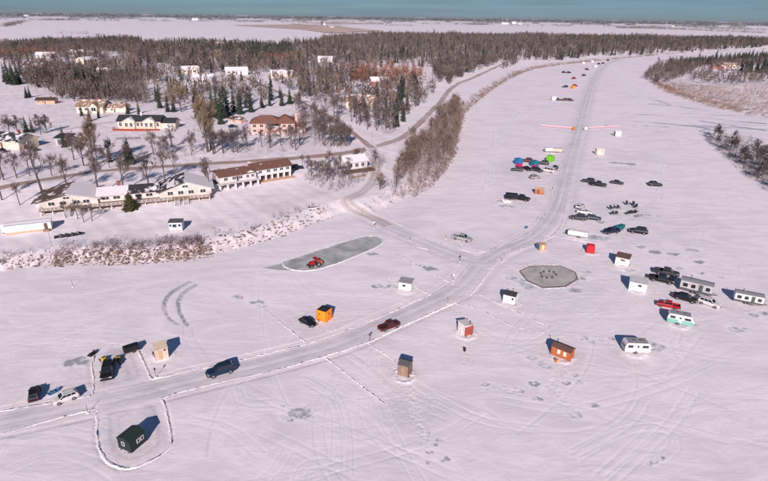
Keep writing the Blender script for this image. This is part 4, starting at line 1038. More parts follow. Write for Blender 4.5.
def make_tent(w=2.2, h=2.05, bulge=.16, dome=.25):
    """pop-up shelter: four walls that bulge at the hub, a roof that domes"""
    parts = []; c = w / 2
    cr = [(-c, -c), (c, -c), (c, c), (-c, c)]
    for k in range(4):
        a, b = cr[k], cr[(k + 1) % 4]; n = ((a[0] + b[0]) / 2, (a[1] + b[1]) / 2); L = math.hypot(*n); n = (n[0] / L, n[1] / L)
        m = MB(); N = 6; vs_ = []
        for i in range(N + 1):
            for j in range(N + 1):
                u, v = i / N, j / N
                t = bulge * (1 - max(abs(2 * u - 1), abs(2 * v - 1)))
                k2 = 1 - .06 * v
                vs_.append(((a[0] + (b[0] - a[0]) * u) * k2 + n[0] * t, (a[1] + (b[1] - a[1]) * u) * k2 + n[1] * t, .02 + h * v))
        m.add(vs_, [(i * (N + 1) + j, (i + 1) * (N + 1) + j, (i + 1) * (N + 1) + j + 1, i * (N + 1) + j + 1) for i in range(N) for j in range(N)])
        subs = []
        if k in (0, 1):
            mid = ((a[0] + b[0]) / 2, (a[1] + b[1]) / 2)
            wm = MB(); d = ((b[0] - a[0]) / w, (b[1] - a[1]) / w); o = .035 + bulge * .55
            q = [Vector((mid[0] * .96 + d[0] * sx * .5 + n[0] * (o + .05 * (1 if abs(sx) < .6 else 0)), mid[1] * .96 + d[1] * sx * .5 + n[1] * o, h * z)) for sx, z in ((-.75, .62), (-.35, .62), (-.35, .78), (-.75, .78))]
            nn = Vector((n[0], n[1], 0)) * .02
            wm.hexa([q[0], q[1], q[1] - nn, q[0] - nn], [q[3], q[2], q[2] - nn, q[3] - nn]); subs.append(P('window', wm, 'f_black'))
        parts.append(P('fabric_wall', m, 'fab', tuple(subs)))
    m = MB(); N = 6; vs_ = []
    for i in range(N + 1):
        for j in range(N + 1):
            u, v = 2 * i / N - 1, 2 * j / N - 1
            vs_.append((u * c * .94, v * c * .94, .02 + h + dome * (1 - max(abs(u), abs(v)))))
    m.add(vs_, [(i * (N + 1) + j, (i + 1) * (N + 1) + j, (i + 1) * (N + 1) + j + 1, i * (N + 1) + j + 1) for i in range(N) for j in range(N)])
    parts.append(P('fabric_roof', m, 'fabtop'))
    for x, y in cr: parts.append(P('corner_pole', MB().tube((x * 1.01, y * 1.01, 0), (x * .95, y * .95, h + .03), .025, .02, 5), 'f_black'))
    sk = MB()
    for k in range(4):
        a, b = cr[k], cr[(k + 1) % 4]
        sk.add([(a[0], a[1], .03), (b[0], b[1], .03), (b[0] * 1.14, b[1] * 1.14, .015), (a[0] * 1.14, a[1] * 1.14, .015)], [(0, 1, 2, 3)])
    parts.append(P('snow_flap', sk, 'fab'))
    return parts
TENT = make_tent()
def tent(at, to, fab, top, label, scale=1.0, group=None):
    return put(TENT, at, to, 'pop_up_tent', label, 'tent', {'fab': fab, 'fabtop': top}, group, scale)
tent((324.5, 318), (331, 320), 'f_orange', 'f_black', 'bright orange pop-up fishing tent with black roof', 1.05)
tent((590, 251.5), (594, 252), 'f_red', 'f_red', 'red pop-up fishing tent alone beside the white box trailer', .9)
tent((518, 164), (522, 163.5), 'f_blue', 'f_blue', 'blue pop-up tent at the end of the tent camp', 1.15, 'tent camp')
tent((534, 166), (538, 165.5), 'f_teal', 'f_teal', 'teal pop-up tent in the middle of the tent camp', 1.1, 'tent camp')
tent((519, 168), (523, 167.5), 'f_magenta', 'f_magenta', 'magenta pop-up tent in front of the blue tent', .85, 'tent camp')
tent((534.5, 170), (538, 169.5), 'f_magenta', 'f_magenta', 'magenta pop-up tent in front of the teal tent', .85, 'tent camp')
tent((550, 161), (553, 160), 'f_green', 'f_green', 'bright green pop-up tent', 1.15, 'tent camp')
tent((573, 88.5), (576, 88.5), 'f_orange', 'f_orange', 'orange tent beside the red car far up the river', 1.1)

def make_bucket():
    return [P('pail', MB().tube((0, 0, 0), (0, 0, .4), .15, .18, 10), 'pailc'), P('handle', MB().tube((-.18, 0, .4), (0, 0, .52), .012, .012, 4).tube((0, 0, .52), (.18, 0, .4), .012, .012, 4), 'metal')]
BUCKET = make_bucket()
for px, mk, lab in (((154, 355), 'dkgrey', 'dark pail standing by the wall of the beige plywood hut'), ((464.5, 351), 'black', 'black pail alone on the ice below the white and red-brown hut'), ((317, 323), 'offwhite', 'pale pail between the black car and the orange tent'), ((556, 362), 'p_orange', 'orange pail by the corner of the rust orange hut')):
    put(BUCKET, px, (px[0] + 3, px[1]), 'bucket', lab, 'bucket', {'pailc': mk}, None, 1.5)
# fences of red netting across the ice, with the marker boxes at the gap
def net_fence(a, b, label):
    a = G(*a); b = G(*b); L = (b - a).length; n = 11
    parts = [P('netting', MB().box(0, L, -.02, .02, .30, .95), 'f_pink')]
    for i in range(n): parts.append(P('post', MB().tube((L * i / (n - 1), .05, 0), (L * i / (n - 1), .05, 1.1), .05, .045, 6), 'redbrown'))
    inst(parts, 'net_fence', label, 'fence', a, head(a, b), 'red net fences across the ice')
net_fence((541, 126.5), (572, 129), 'red net fence running from the ice road toward the wooded bank')
net_fence((588, 129), (618, 126.8), 'red net fence running from the ice road toward the small white hut')
for px, mk, nm, lab in (((574, 130), 'p_orange', 'barrier_box', 'orange barrier box at the road end of the red fence'), ((585.5, 130), 'white', 'barrier_box', 'white barrier box across the road from the orange one')):
    inst([P('box', MB().hexa([(-.9, -.5, 0), (.9, -.5, 0), (.9, .5, 0), (-.9, .5, 0)], [(-.75, -.35, 1.6), (.75, -.35, 1.6), (.75, .35, 1.6), (-.75, .35, 1.6)]), mk),
          P('base', MB().box(-1.0, 1.0, -.6, .6, 0, .16), 'black'), P('flag_pole', MB().tube((0, 0, 1.6), (0, 0, 3.0), .04, .03, 6), 'dkbrown')], nm, lab, 'barrier', G(*px), .1)

# posts and small things
def make_post(h=1.3, signk=None):
    p = [P('stake', MB().tube((0, 0, 0), (.02, 0, h), .04, .035, 7), 'stake'), P('snow_base', MB().tube((0, 0, 0), (0, 0, .14), .28, .1, 8), 'windrow')]
    if signk == 'round': p.append(P('sign_disc', MB().tube((0, -.06, h - .1), (0, -.03, h - .1), .3, .3, 14), 'white'))
    elif signk == 'board': p.append(P('sign_board', MB().box(-.3, .3, -.07, -.04, h - .35, h + .1), 'white'))
    elif signk == 'cap': p.append(P('reflector', MB().box(-.12, .12, -.12, .12, h - .05, h + .25), 'black'))
    return p
for px, h, k, st, lab in (((88, 413), 1.6, None, 'dkbrown', 'bare dark stake at the corner of the ploughed loop'), ((156, 377), 1.5, 'cap', 'dkbrown', 'stake with black reflector by the beige plywood hut'), ((369.5, 342), 1.5, 'cap', 'dkbrown', 'stake with black reflector beside the maroon pickup'),
                          ((448, 304), 1.6, None, 'tan', 'yellowish bare stake at the lower corner of the crossing'), ((453, 281), 1.6, 'round', 'dkbrown', 'stake with round white sign at the crossing'), ((460, 262), 1.5, 'cap', 'dkbrown', 'stake with black reflector where the ramp road meets the crossing'),
                          ((502, 262), 1.5, None, 'dkgrey', 'grey stake on the rink side of the crossing'), ((410, 241), 1.6, None, 'dkbrown', 'bare stake halfway along the ramp road'), ((374, 228), 1.8, 'board', 'dkbrown', 'stake with white board sign at the end of the oval rink'),
                          ((446, 239), 1.2, None, 'p_orange', 'orange stake beside the silver pickup'), ((461.5, 244), 1.2, None, 'redbrown', 'red-brown stake in front of the silver pickup'), ((538, 220), 1.4, None, 'dkgrey', 'thin grey stake beside the north ice road'), ((552, 192), 1.4, 'cap', 'redbrown', 'red-brown stake near the rust coloured low hut'),
                          ((73, 287), 1.6, None, 'dkbrown', 'lone dark stake on the ice below the rocky bank'), ((372, 148), 7.5, None, 'dkbrown', 'tall wooden pole at the road junction'), ((52, 247), 5.5, None, 'dkbrown', 'tall wooden pole on top of the rocky bank')):
    inst(make_post(h, k), 'marker_stake' if h < 3 else 'wooden_pole', lab, 'stake' if h < 3 else 'pole', G(*px), .3, 'marker stakes' if h < 3 else None, {'stake': st})
def make_chair():
    p = [P('seat', MB().slab([(-.25, -.25, .42), (.25, -.25, .42), (.25, .25, .40), (-.25, .25, .40)], .03), 'f_black'), P('backrest', MB().slab([(-.25, .25, .42), (.25, .25, .42), (.25, .42, 1.0), (-.25, .42, 1.0)], .03), 'f_black')]
    for x in (-.25, .25):
        for y in (-.25, .25): p.append(P('leg', MB().tube((x, y, .43), (x * 1.15, y * 1.15, 0), .025, .025, 5), 'black'))
        p.append(P('armrest', MB().box(x - .04, x + .04, -.28, .3, .62, .66), 'f_black'))
    return p
CHAIR = make_chair()
for i, (x, y, r) in enumerate(((611, 210, .5), (615, 209, 1.0), (618.5, 209, 2.0), (612, 215, 3.0), (616, 215, 2.6), (627, 205.5, .2), (633, 206, -.3), (635, 208.5, -1), (627.5, 215, 3.2))):
    inst(CHAIR, 'camp_chair', 'black folding camp chair in the ring of chairs on open ice', 'chair', G(x, y), r, 'camp chairs set out on the ice', scale=1.5)
put(TUB, (632, 213), (637, 212.5), 'cargo_sled', 'dark loaded sled beside the ring of camp chairs', 'sled', {'paint': 'f_black', 'cargo': 'p_grey'}, scale=1.7)
put(TUB, (638, 217), (642, 216), 'cargo_sled', 'grey sled lying just off the ring of camp chairs', 'sled', {'paint': 'grey', 'cargo': 'grey'}, scale=1.5)
for i, (x, y) in enumerate(((541, 274), (544, 272.5), (549.5, 272), (554, 273), (556.5, 275.5), (552.5, 278), (547, 278.5), (542, 277.5))):
    m = MB(); rr = random.Random(i)
    m.loft([[(math.cos(t * .785) * r_ * rr.uniform(.9, 1.1), math.sin(t * .785) * r_ * rr.uniform(.9, 1.1), z) for t in range(8)] for r_, z in ((.24, -.01), (.2, .08), (.19, .42), (.17, .46))])
    single('stump_seat', m, 'dkgrey', 'short log stump, one of a ring in the middle of the eight-sided rink', 'stump', (g(x, y)[0], g(x, y)[1], 0), i, 'log stumps on the rink')

# ------------------------------------------------------------------ buildings on the bank
def gable_roof(x0, x1, y0, y1, z, rise, ov=.4, along='x', mks=('roof', 'roof'), t=.14):
    r = []
    if along == 'x':
        ym = (y0 + y1) / 2; k = rise / ((y1 - y0) / 2)
        for s, mk in ((-1, mks[0]), (1, mks[1])):
            ye = y0 - ov if s < 0 else y1 + ov
            q = [Vector(p) for p in ((x0 - ov, ym, z + rise), (x1 + ov, ym, z + rise), (x1 + ov, ye, z - k * ov), (x0 - ov, ye, z - k * ov))]
            r.append(P('roof_slope', MB().hexa(q, [p + Vector((0, 0, t)) for p in q]), mk))
    else:
        xm = (x0 + x1) / 2; k = rise / ((x1 - x0) / 2)
        for s, mk in ((-1, mks[0]), (1, mks[1])):
            xe = x0 - ov if s < 0 else x1 + ov
            q = [Vector(p) for p in ((xm, y0 - ov, z + rise), (xm, y1 + ov, z + rise), (xe, y1 + ov, z - k * ov), (xe, y0 - ov, z - k * ov))]
            r.append(P('roof_slope', MB().hexa(q, [p + Vector((0, 0, t)) for p in q]), mk))
    return r
def block(x0, x1, y0, y1, z0, z1, rise=0, along='x', mk='wall'):
    if rise and along == 'x': return P('wall', MB().prism([(y0, z0), (y1, z0), (y1, z1), ((y0 + y1) / 2, z1 + rise), (y0, z1)], x0, x1, 'x'), mk)
    if rise: return P('wall', MB().prism([(x0, z0), (x1, z0), (x1, z1), ((x0 + x1) / 2, z1 + rise), (x0, z1)], y0, y1, 'y'), mk)
    return P('wall', MB().box(x0, x1, y0, y1, z0, z1), mk)
def win(x, y, z, w, h, face='f', pane='pane', fr='white'):
    """window centred on a wall plane; face f looks to -y, r to +x, l to -x"""
    def bx(a0, a1, z0, z1, o):
        m = MB()
        if face == 'f': m.box(a0, a1, y - o, y + .02, z0, z1)
        elif face == 'r': m.box(x - .02, x + o, a0, a1, z0, z1)
        else: m.box(x - o, x + .02, a0, a1, z0, z1)
        return m
    c = x if face == 'f' else y; k = .12
    fr_ = MB()
    for a0, a1, z0, z1 in ((c - w / 2 - k, c + w / 2 + k, z - h / 2 - k, z - h / 2), (c - w / 2 - k, c + w / 2 + k, z + h / 2, z + h / 2 + k), (c - w / 2 - k, c - w / 2, z - h / 2, z + h / 2),
                           (c + w / 2, c + w / 2 + k, z - h / 2, z + h / 2), (c - .04, c + .04, z - h / 2, z + h / 2)):
        b = bx(a0, a1, z0, z1, .09); fr_.add(b.v, b.f)
    return P('window', bx(c - w / 2, c + w / 2, z - h / 2, z + h / 2, .05), pane, (P('window_frame', fr_, fr),))
def railing(x0, x1, y, z, mk='white', n=None, axis='x'):
    m = MB(); L = x1 - x0; n = n or int(L / 1.2) + 1
    for i in range(n + 1):
        x = x0 + L * i / n
        if axis == 'x': m.box(x - .05, x + .05, y - .05, y + .05, z, z + 1.0)
        else: m.box(y - .05, y + .05, x - .05, x + .05, z, z + 1.0)
    for zz in (.95, .5, .2):
        if axis == 'x': m.box(x0, x1, y - .04, y + .04, z + zz - .04, z + zz + .04)
        else: m.box(y - .04, y + .04, x0, x1, z + zz - .04, z + zz + .04)
    return P('railing', m, mk)
def stairs(x, y0, y1, z1, w, mk='white'):
    m = MB(); n = 8
    for i in range(n):
        t = i / n; ya = y0 + (y1 - y0) * (1 - t) ; zt = z1 * (1 - (i + .5) / n)
    st = []
    for i in range(n):
        y = y1 + (y0 - y1) * (i + .5) / n; z = z1 * (1 - (i + 1) / (n + 1))
        st.append(P('step', MB().box(x - w / 2, x + w / 2, y - .16, y + .16, z - .05, z), mk))
    for s in (-1, 1):
        xx = x + s * (w / 2 + .06)
        st.append(P('stair_rail', MB().tube((xx, y1, z1 + .95), (xx, y0, .95), .05, .05, 6).tube((xx, y1, z1 - .1), (xx, y0, -.1), .09, .09, 6).tube((xx, y0, 0), (xx, y0, .95), .06, .06, 6), mk))
    return st
def place(spec, a, b, name, label, cat, mats, dz=0.0, scale=1.0):
    A_ = G(*a); B_ = G(*b); A_.z += dz
    return inst(spec, name, label, cat, A_, head(A_, B_), None, mats, scale)
def skirt(x0, x1, y0, y1): return P('foundation', MB().box(x0 + .05, x1 - .05, y0 + .05, y1 - .05, -2.5, .02), 'ltgrey')

# riverside lodge: two gabled wings, a low middle range, a deck on piles with two stairs
def lodge():
    p = [skirt(1, 49, 3.5, 13)]
    p.append(block(1, 17, 3, 15, 1.2, 3.4, 2.2, 'y', 'wall')); p += gable_roof(1, 17, 3, 15, 3.4, 2.2, .9, 'y', ('roofA', 'snow'))
    p.append(block(17, 34, 4, 12, 1.2, 3.7, 1.3, 'x', 'wall')); p += gable_roof(17, 24.8, 4, 12, 3.7, 1.5, .5, 'x', ('snow', 'roofB')); p += gable_roof(25.8, 33.2, 4, 12, 3.72, 1.55, .5, 'x', ('roofB', 'roofB'))
    p.append(block(34, 49, 3, 13, 1.2, 3.7, 3.0, 'y', 'wall')); p += gable_roof(34, 49, 3, 13, 3.7, 3.0, .9, 'y', ('roofB', 'snow'))
    p.append(P('roof_snow', MB().hexa([(36.2, 2.6, 4.72), (38.5, 2.6, 5.64), (38.5, 10, 5.64), (36.2, 6, 4.72)], [(36.2, 2.6, 4.95), (38.5, 2.6, 5.86), (38.5, 10, 5.86), (36.2, 6, 4.95)]), 'snow'))
    for x in (5, 8, 11.5, 14): p.append(win(x, 3, 2.4, 1.6, 1.1))
    for x in (19, 22, 25, 28, 31): p.append(win(x, 4, 2.5, 1.8, 1.0))
    for x in (37, 40, 43, 46.5): p.append(win(x, 3, 2.6, 1.5, 1.2))
    p.append(win(41.5, 3, 4.8, 1.6, .8)); p.append(win(9, 3, 4.1, 1.6, .7))
    p.append(win(1, 8, 2.4, 1.5, 1.0, 'l')); p.append(win(49, 8, 2.5, 1.5, 1.0, 'r'))
    p.append(P('deck', MB().box(2, 48.5, 0, 3.6, 1.0, 1.18), 'plank'))
    p.append(railing(2, 8.2, .1, 1.18)); p.append(railing(13.6, 37.4, .1, 1.18)); p.append(railing(42.6, 48.4, .1, 1.18)); p.append(railing(.1, 3, 2.05, 1.18, axis='y')); p.append(railing(.1, 3, 48.4, 1.18, axis='y'))
    for i in range(16): p.append(P('pile', MB().box(2.3 + i * 3.05, 2.55 + i * 3.05, .25, .5, -2.2, 1.0), 'pilew'))
    for x in (9.5, 12.3, 38.8, 41.3): p += stairs(x, -3.2, 0, 1.1, 1.3)
    p.append(P('under_deck_shade', MB().box(2.2, 48.3, 2.6, 3.4, -2, .99), 'dkbrown'))  # dark box standing in for the shade beneath the open deck
    p.append(P('chimney', MB().box(22, 22.9, 9, 9.9, 4, 6.6), 'redbrown'))
    return p
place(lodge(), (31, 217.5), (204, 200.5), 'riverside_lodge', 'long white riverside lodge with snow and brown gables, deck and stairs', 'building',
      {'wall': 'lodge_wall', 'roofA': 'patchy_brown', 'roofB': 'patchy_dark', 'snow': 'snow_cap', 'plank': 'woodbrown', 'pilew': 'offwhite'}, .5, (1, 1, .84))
# white motel on columns
def motel():
    p = [skirt(0, 26, 3, 10)]
    p.append(block(0, 11.5, 1.2, 9, 2.3, 5.1, 1.5, 'x', 'wall')); p += gable_roof(0, 11.5, 1.2, 9, 5.1, 1.5, .6, 'x', ('roof', 'roof'))
    p.append(block(11.5, 26, 2.6, 10, 2.3, 5.3, 1.6, 'x', 'wall')); p += gable_roof(12.2, 26, 2.6, 10, 5.3, 1.6, .6, 'x', ('roof', 'roof'))
    p.append(block(8.2, 12.2, .9, 5, 2.3, 5.0, 1.3, 'y', 'wall')); p += gable_roof(8.2, 12.2, .9, 5, 5.0, 1.3, .4, 'y', ('roof', 'roof'))
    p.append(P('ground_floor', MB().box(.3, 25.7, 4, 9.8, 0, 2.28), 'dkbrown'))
    p.append(P('balcony', MB().box(-1.2, 13, -.6, 1.3, 2.05, 2.28), 'ltgrey')); p.append(railing(-1.1, 12.9, -.5, 2.28))
    for i in range(6): p.append(P('column', MB().box(-.9 + i * 2.6, -.35 + i * 2.6, -.45, .1, -1.2, 2.05), 'white'))
    for i in range(6): p.append(P('column', MB().box(14 + i * 2.25, 14.6 + i * 2.25, 2.65, 3.2, -.8, 2.29), 'white'))
    for x in (2, 4.8, 7): p.append(win(x, 1.2, 3.7, 1.1, 1.1))
    for x in (9.3, 11.1): p.append(win(x, .9, 3.8, .9, 1.1))
    for x in (14.5, 17.5, 20, 22.3, 24.6): p.append(win(x, 2.6, 4.0, 1.2, 1.0))
    p.append(P('door', MB().box(5.6, 6.4, 1.14, 1.2, 2.3, 4.3), 'dkbrown', (P('door_handle', MB().box(5.7, 5.76, 1.08, 1.14, 3.2, 3.3), 'metal'),)))
    p.append(P('chimney', MB().box(12, 12.8, 6.5, 7.3, 5.5, 7.6), 'offwhite'))
    p.append(P('garden_bed', MB().hexa([(13.5, .6, -1.2), (27.5, .6, -1.2), (27, 3.6, -1.2), (13.5, 3.6, -1.2)], [(13.8, 1, .1), (27, 1, .1), (26.6, 3.4, .35), (13.8, 3.4, .35)]), 'tan'))
    return p
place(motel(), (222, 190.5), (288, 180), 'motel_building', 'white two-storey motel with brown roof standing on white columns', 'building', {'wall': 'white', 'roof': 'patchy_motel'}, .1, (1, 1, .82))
# long cream house with dark roof
def longhouse():
    p = [skirt(0, 26, 0, 9)]
    p.append(block(0, 19.5, 0, 8, 0, 3.6, 2.0, 'x', 'wall')); p += gable_roof(0, 19.5, 0, 8, 3.6, 2.0, .5, 'x', ('roof', 'roof'))
    for x in (5.5, 14.5):
        p.append(block(x - 2.6, x + 2.6, -1.1, 3, 0, 3.5, 1.5, 'y', 'wall')); p += gable_roof(x - 2.6, x + 2.6, -1.1, 3, 3.5, 1.5, .35, 'y', ('snow', 'snow'))
    p.append(block(19.5, 26, .4, 7, 0, 2.8, 1.6, 'x', 'wall')); p += gable_roof(20.0, 26, .4, 7, 2.8, 1.6, .4, 'x', ('roof', 'roof'))
    for x in (1.3, 4.4, 6.6, 9.2, 11.0, 13.4, 15.6, 18.2): p.append(win(x, -1.1 if abs(x - 5.5) < 2 or abs(x - 14.5) < 2 else 0, 2.0, 1.1, 1.7))
    p.append(win(23, .4, 1.8, .9, .8)); p.append(P('chimney', MB().box(9.6, 10.4, 3.4, 4.2, 5, 7), 'white'))
    p.append(P('deck', MB().box(-1, 19.5, -4, -1.15, -.6, .1), 'deckc')); p.append(railing(-1, 19.4, -3.9, .1, 'deckc')); p.append(railing(-3.9, -1.2, -.95, .1, 'deckc', axis='y'))
    p.append(P('garage_door', MB().box(21, 25, .33, .4, 0, 2.2), 'white', (P('door_handle', MB().box(22.9, 23.1, .27, .33, .9, 1.0), 'metal'),)))
    return p
place(longhouse(), (118.5, 129.5), (172, 129), 'long_house', 'long cream house with black roof, white gables and reddish deck', 'house', {'wall': 'cream', 'roof': 'roofdark', 'snow': 'snow_cap', 'deckc': 'redbrown'}, .4, 1.03)
def hip(x0, x1, y0, y1, z, rise, ov=.6, mk='roof'):
    yl = (y1 - y0) / 2
    a = [Vector(p) for p in ((x0 - ov, y0 - ov, z), (x1 + ov, y0 - ov, z), (x1 + ov, y1 + ov, z), (x0 - ov, y1 + ov, z))]
    r0 = (x0 + yl * .8, (y0 + y1) / 2, z + rise); r1 = (x1 - yl * .8, (y0 + y1) / 2, z + rise)
    m = MB(); m.add(a + [Vector(r0), Vector(r1)] + [p - Vector((0, 0, .2)) for p in a], [(0, 1, 5, 4), (1, 2, 5), (2, 3, 4, 5), (3, 0, 4), (0, 6, 7, 1), (1, 7, 8, 2), (2, 8, 9, 3), (3, 9, 6, 0), (6, 9, 8, 7)])
    return P('roof', m, mk)
def brickhouse():
    p = [skirt(0, 22, 0, 12), P('wall', MB().box(0, 8.2, 0, 12, 0, 5.2), 'wall'), P('wall', MB().box(8.2, 15, 2.6, 12, 0, 5.21), 'wall'), P('wall', MB().box(15, 22, -.6, 12, 0, 5.22), 'wall')]
    p.append(hip(0, 15.0, 0, 12, 5.23, 3.0)); p.append(hip(12.5, 22, -.6, 12.6, 5.26, 3.3))
    p.append(P('balcony', MB().box(8.2, 15, -.3, 2.6, 2.5, 2.7), 'ltgrey')); p.append(railing(8.3, 14.9, -.2, 2.7))
    p.append(P('balcony_wall', MB().box(8.2, 15, .0, .2, .02, 2.48), 'wall'))
    for x in (2, 5.5): p.append(win(x, 0, 3.8, 1.6, 1.3)); p.append(win(x, 0, 1.4, 1.6, 1.2))
    for x in (16.8, 19.4): p.append(win(x, -.6, 3.8, 1.5, 1.3)); p.append(win(x, -.6, 1.5, 1.5, 1.2))
    p.append(win(11.6, 2.6, 3.9, 4.2, 1.8)); p.append(P('chimney', MB().box(22, 23.2, 4, 5.4, 0, 9.2), 'wall'))
    p.append(P('garage', MB().box(23.4, 27, 1, 7, 0, 3.4), 'wall', (P('garage_door', MB().box(23.8, 26.6, .92, 1, 0, 2.4), 'white'),))); p.append(P('garage_roof', MB().hexa([(23.0, .4, 3.4), (27.5, .4, 3.4), (27.5, 7.5, 3.4), (23.0, 7.5, 3.4)], [(23.6, 1.6, 4.6), (26.9, 1.6, 4.6), (26.9, 6.4, 4.6), (23.6, 6.4, 4.6)]), 'roof'))
    return p
place(brickhouse(), (251, 134), (291, 134), 'brick_house', 'large pink brick house with brown hipped roof and balcony', 'house', {'wall': 'pinkbrick', 'roof': 'roofbrown'}, .2, .92)
def gablehouse(L=12, D=9, h=3.0, rise=2.2, front=True):
    p = [skirt(0, L, 0, D), block(0, L, 0, D, 0, h, rise, 'x', 'wall')]
    p += gable_roof(0, L, 0, D, h, rise, .5, 'x', ('roof', 'roof2'))
    if front:
        f0 = L * .55; p.append(block(f0, f0 + L * .32, -1.4, D * .4, 0, h, rise * .75, 'y', 'wall')); p += gable_roof(f0, f0 + L * .32, -1.4, D * .4, h, rise * .75, .4, 'y', ('roof2', 'roof2'))
        p.append(win(f0 + L * .16, -1.4, h * .6, L * .17, 1.5))
    for x in (L * .15, L * .38): p.append(win(x, 0, h * .55, 1.3, 1.1))
    p.append(P('door', MB().box(L * .46, L * .46 + .9, -.06, 0, 0, 2.1), 'brown', (P('door_handle', MB().box(L * .46 + .1, L * .46 + .16, -.1, -.06, 1, 1.1), 'metal'),)))
    p.append(win(0, D / 2, h * .55, 1.2, 1.1, 'l')); p.append(win(L, D / 2, h * .55, 1.2, 1.1, 'r'))
    p.append(P('chimney', MB().box(L * .7, L * .7 + .7, D * .55, D * .55 + .7, h, h + rise + .9), 'redbrown'))
    return p
GH, GH2 = gablehouse(), gablehouse(15, 8, 2.9, 1.9, False)
HOUSES = [((346, 108), (371, 109), GH, 'cream', 'rooftan', 'snow_cap', 'house with orange-brown roof and snowy front gable behind the junction trees', 1.35),
          ((-14, 147), (19, 150), GH2, 'cream', 'dkgrey', 'dkgrey', 'grey-roofed cream bungalow with cars in its yard', 1.15), ((77, 113), (96, 113), GH, 'cream', 'rooftan', 'rooftan', 'tan-roofed house behind a row of spruces', 1.2),
          ((103, 112.5), (118, 112), GH2, 'cream', 'rooftan', 'rooftan', 'smaller tan-roofed house next to the long cream house', .85), ((24, 70), (40, 70), GH, 'cream', 'roofbrown', 'snow_cap', 'pink-lit house with brown roof at the far edge of town', 1.4),
          ((60, 78), (72, 78), GH2, 'tan', 'roofbrown', 'roofbrown', 'tan house with a dark garage among the bare trees', 1.0), ((63, 92), (80, 91), GH, 'cream', 'roofbrown', 'snow_cap', 'cream house with snowy brown roof in the middle of town', 1.2),
          ((36, 58), (48, 58), GH2, 'white', 'snow_cap', 'snow_cap', 'white snow-covered house at the woods edge, left one', 1.3), ((70, 56), (80, 56), GH, 'offwhite', 'snow_cap', 'roofbrown', 'off-white snow-roofed house by the rust-coloured trees', 1.3),
          ((84, 64), (96, 63), GH2, 'cream', 'snow_cap', 'snow_cap', 'low cream house with snow roof below the woods edge', 1.3), ((192, 84), (210, 84), GH, 'white', 'snow_cap', 'snow_cap', 'white snow-roofed house behind the tall spruces', 1.3),
          ((183, 74), (192, 74), GH, 'cream', 'snow_cap', 'rooftan', 'cream house with snow roof beside the round tan tree', 1.2), ((226, 75), (238, 75), GH2, 'white', 'snow_cap', 'snow_cap', 'low white house hidden among bare trees', 1.3),
          ((216, 48), (226, 48), GH, 'cream', 'rooftan', 'snow_cap', 'cream house in front of the far field', 1.6), ((228, 46.5), (236, 46.5), GH2, 'white', 'snow_cap', 'roofbrown', 'white house beside the cream house at the far field', 1.5),
          ((270, 78), (284, 78), GH2, 'cream', 'snow_cap', 'snow_cap', 'long cream house under snow among the dark spruces', 1.3), ((372, 86), (384, 86), GH, 'redbrown', 'snow_cap', 'snow_cap', 'red-brown snow-roofed house below the rust-coloured trees', 1.2), ((318, 62), (326, 62), GH2, 'white', 'snow_cap', 'snow_cap', 'white house far back in the bare woods', 1.3),
          ((712, 69), (720, 69), GH, 'redbrown', 'roofbrown', 'roofbrown', 'reddish house on the far right bank', 1.0), ((724, 68.5), (740, 68.5), GH, 'cream', 'rooftan', 'rooftan', 'tan house on the far right bank beside the reddish house', 1.15),
          ((36, 104), (50, 104), GH2, 'tan', 'dkbrown', 'snow_cap', 'low brown shed-like house behind the bare yard trees', .7), ((96, 76), (108, 76), GH, 'cream', 'snow_cap', 'snow_cap', 'cream gabled house behind slender spruces', 1.2), ((228, 122), (236, 123), GH2, 'pinkbrick', 'roofbrown', 'snow_cap', 'small pink brick outbuilding by the drive of the brick house', .55)]
for a, b, sp, wl_, rf, rf2, lab, sc in HOUSES:
    rf, rf2 = [{'roofbrown': 'patchy_brown', 'rooftan': 'patchy_tan', 'dkgrey': 'patchy_dark'}.get(q, q) for q in (rf, rf2)]
    place(sp, a, b, 'house', lab, 'house', {'wall': wl_, 'roof': rf, 'roof2': rf2}, .1, sc)
def shed():
    return [skirt(0, 6, 0, 5), block(0, 6, 0, 5, 0, 2.8, .0), P('roof', MB().hexa([(-.4, -.5, 2.8), (6.4, -.5, 2.8), (6.4, 5.4, 3.6), (-.4, 5.4, 3.6)], [(-.4, -.5, 3.0), (6.4, -.5, 3.0), (6.4, 5.4, 3.8), (-.4, 5.4, 3.8)]), 'roof'),
            P('bay_shade', MB().box(1, 5, -.05, .05, 0, 2.2), 'dkgrey'), win(6, 2.5, 1.7, .8, .7, 'r')]  # bay is a dark panel on the wall, its inner shade put in as colour
place(shed(), (56, 145), (68, 145), 'shed', 'small grey shed with dark roof and open bay beside the tall trees', 'shed', {'wall': 'ltgrey', 'roof': 'roofdark'}, .1)
def gazebo():
    p = [skirt(0, 9, 0, 7), block(0, 9, 0, 7, 0, 3, 1.6, 'x')] + gable_roof(0, 9, 0, 7, 3, 1.6, .5, 'x', ('snow', 'snow'))
    for x in (2, 4.5, 7): p.append(win(x, 0, 1.6, 1.2, 1.3))
    p.append(P('deck', MB().box(-1.5, 10.5, -3, -.02, -.3, .05), 'brown')); p.append(railing(-1.5, 10.5, -2.9, .05, 'brown'))
    p.append(P('hedge_bank', MB().hexa([(-8, -7.6, -2.0), (11, -7.6, -2.0), (11, -5, -2.0), (-8, -5, -2.0)], [(-7.5, -7, -.9), (10.5, -7, -.9), (10.5, -5.4, -.8), (-7.5, -5.4, -.8)]), 'tan'))
    return p
place(gazebo(), (346, 172), (374, 169), 'cottage', 'white snow-roofed cottage with brown deck above the boat ramp', 'house', {'wall': 'white', 'snow': 'snow_cap'}, .5)
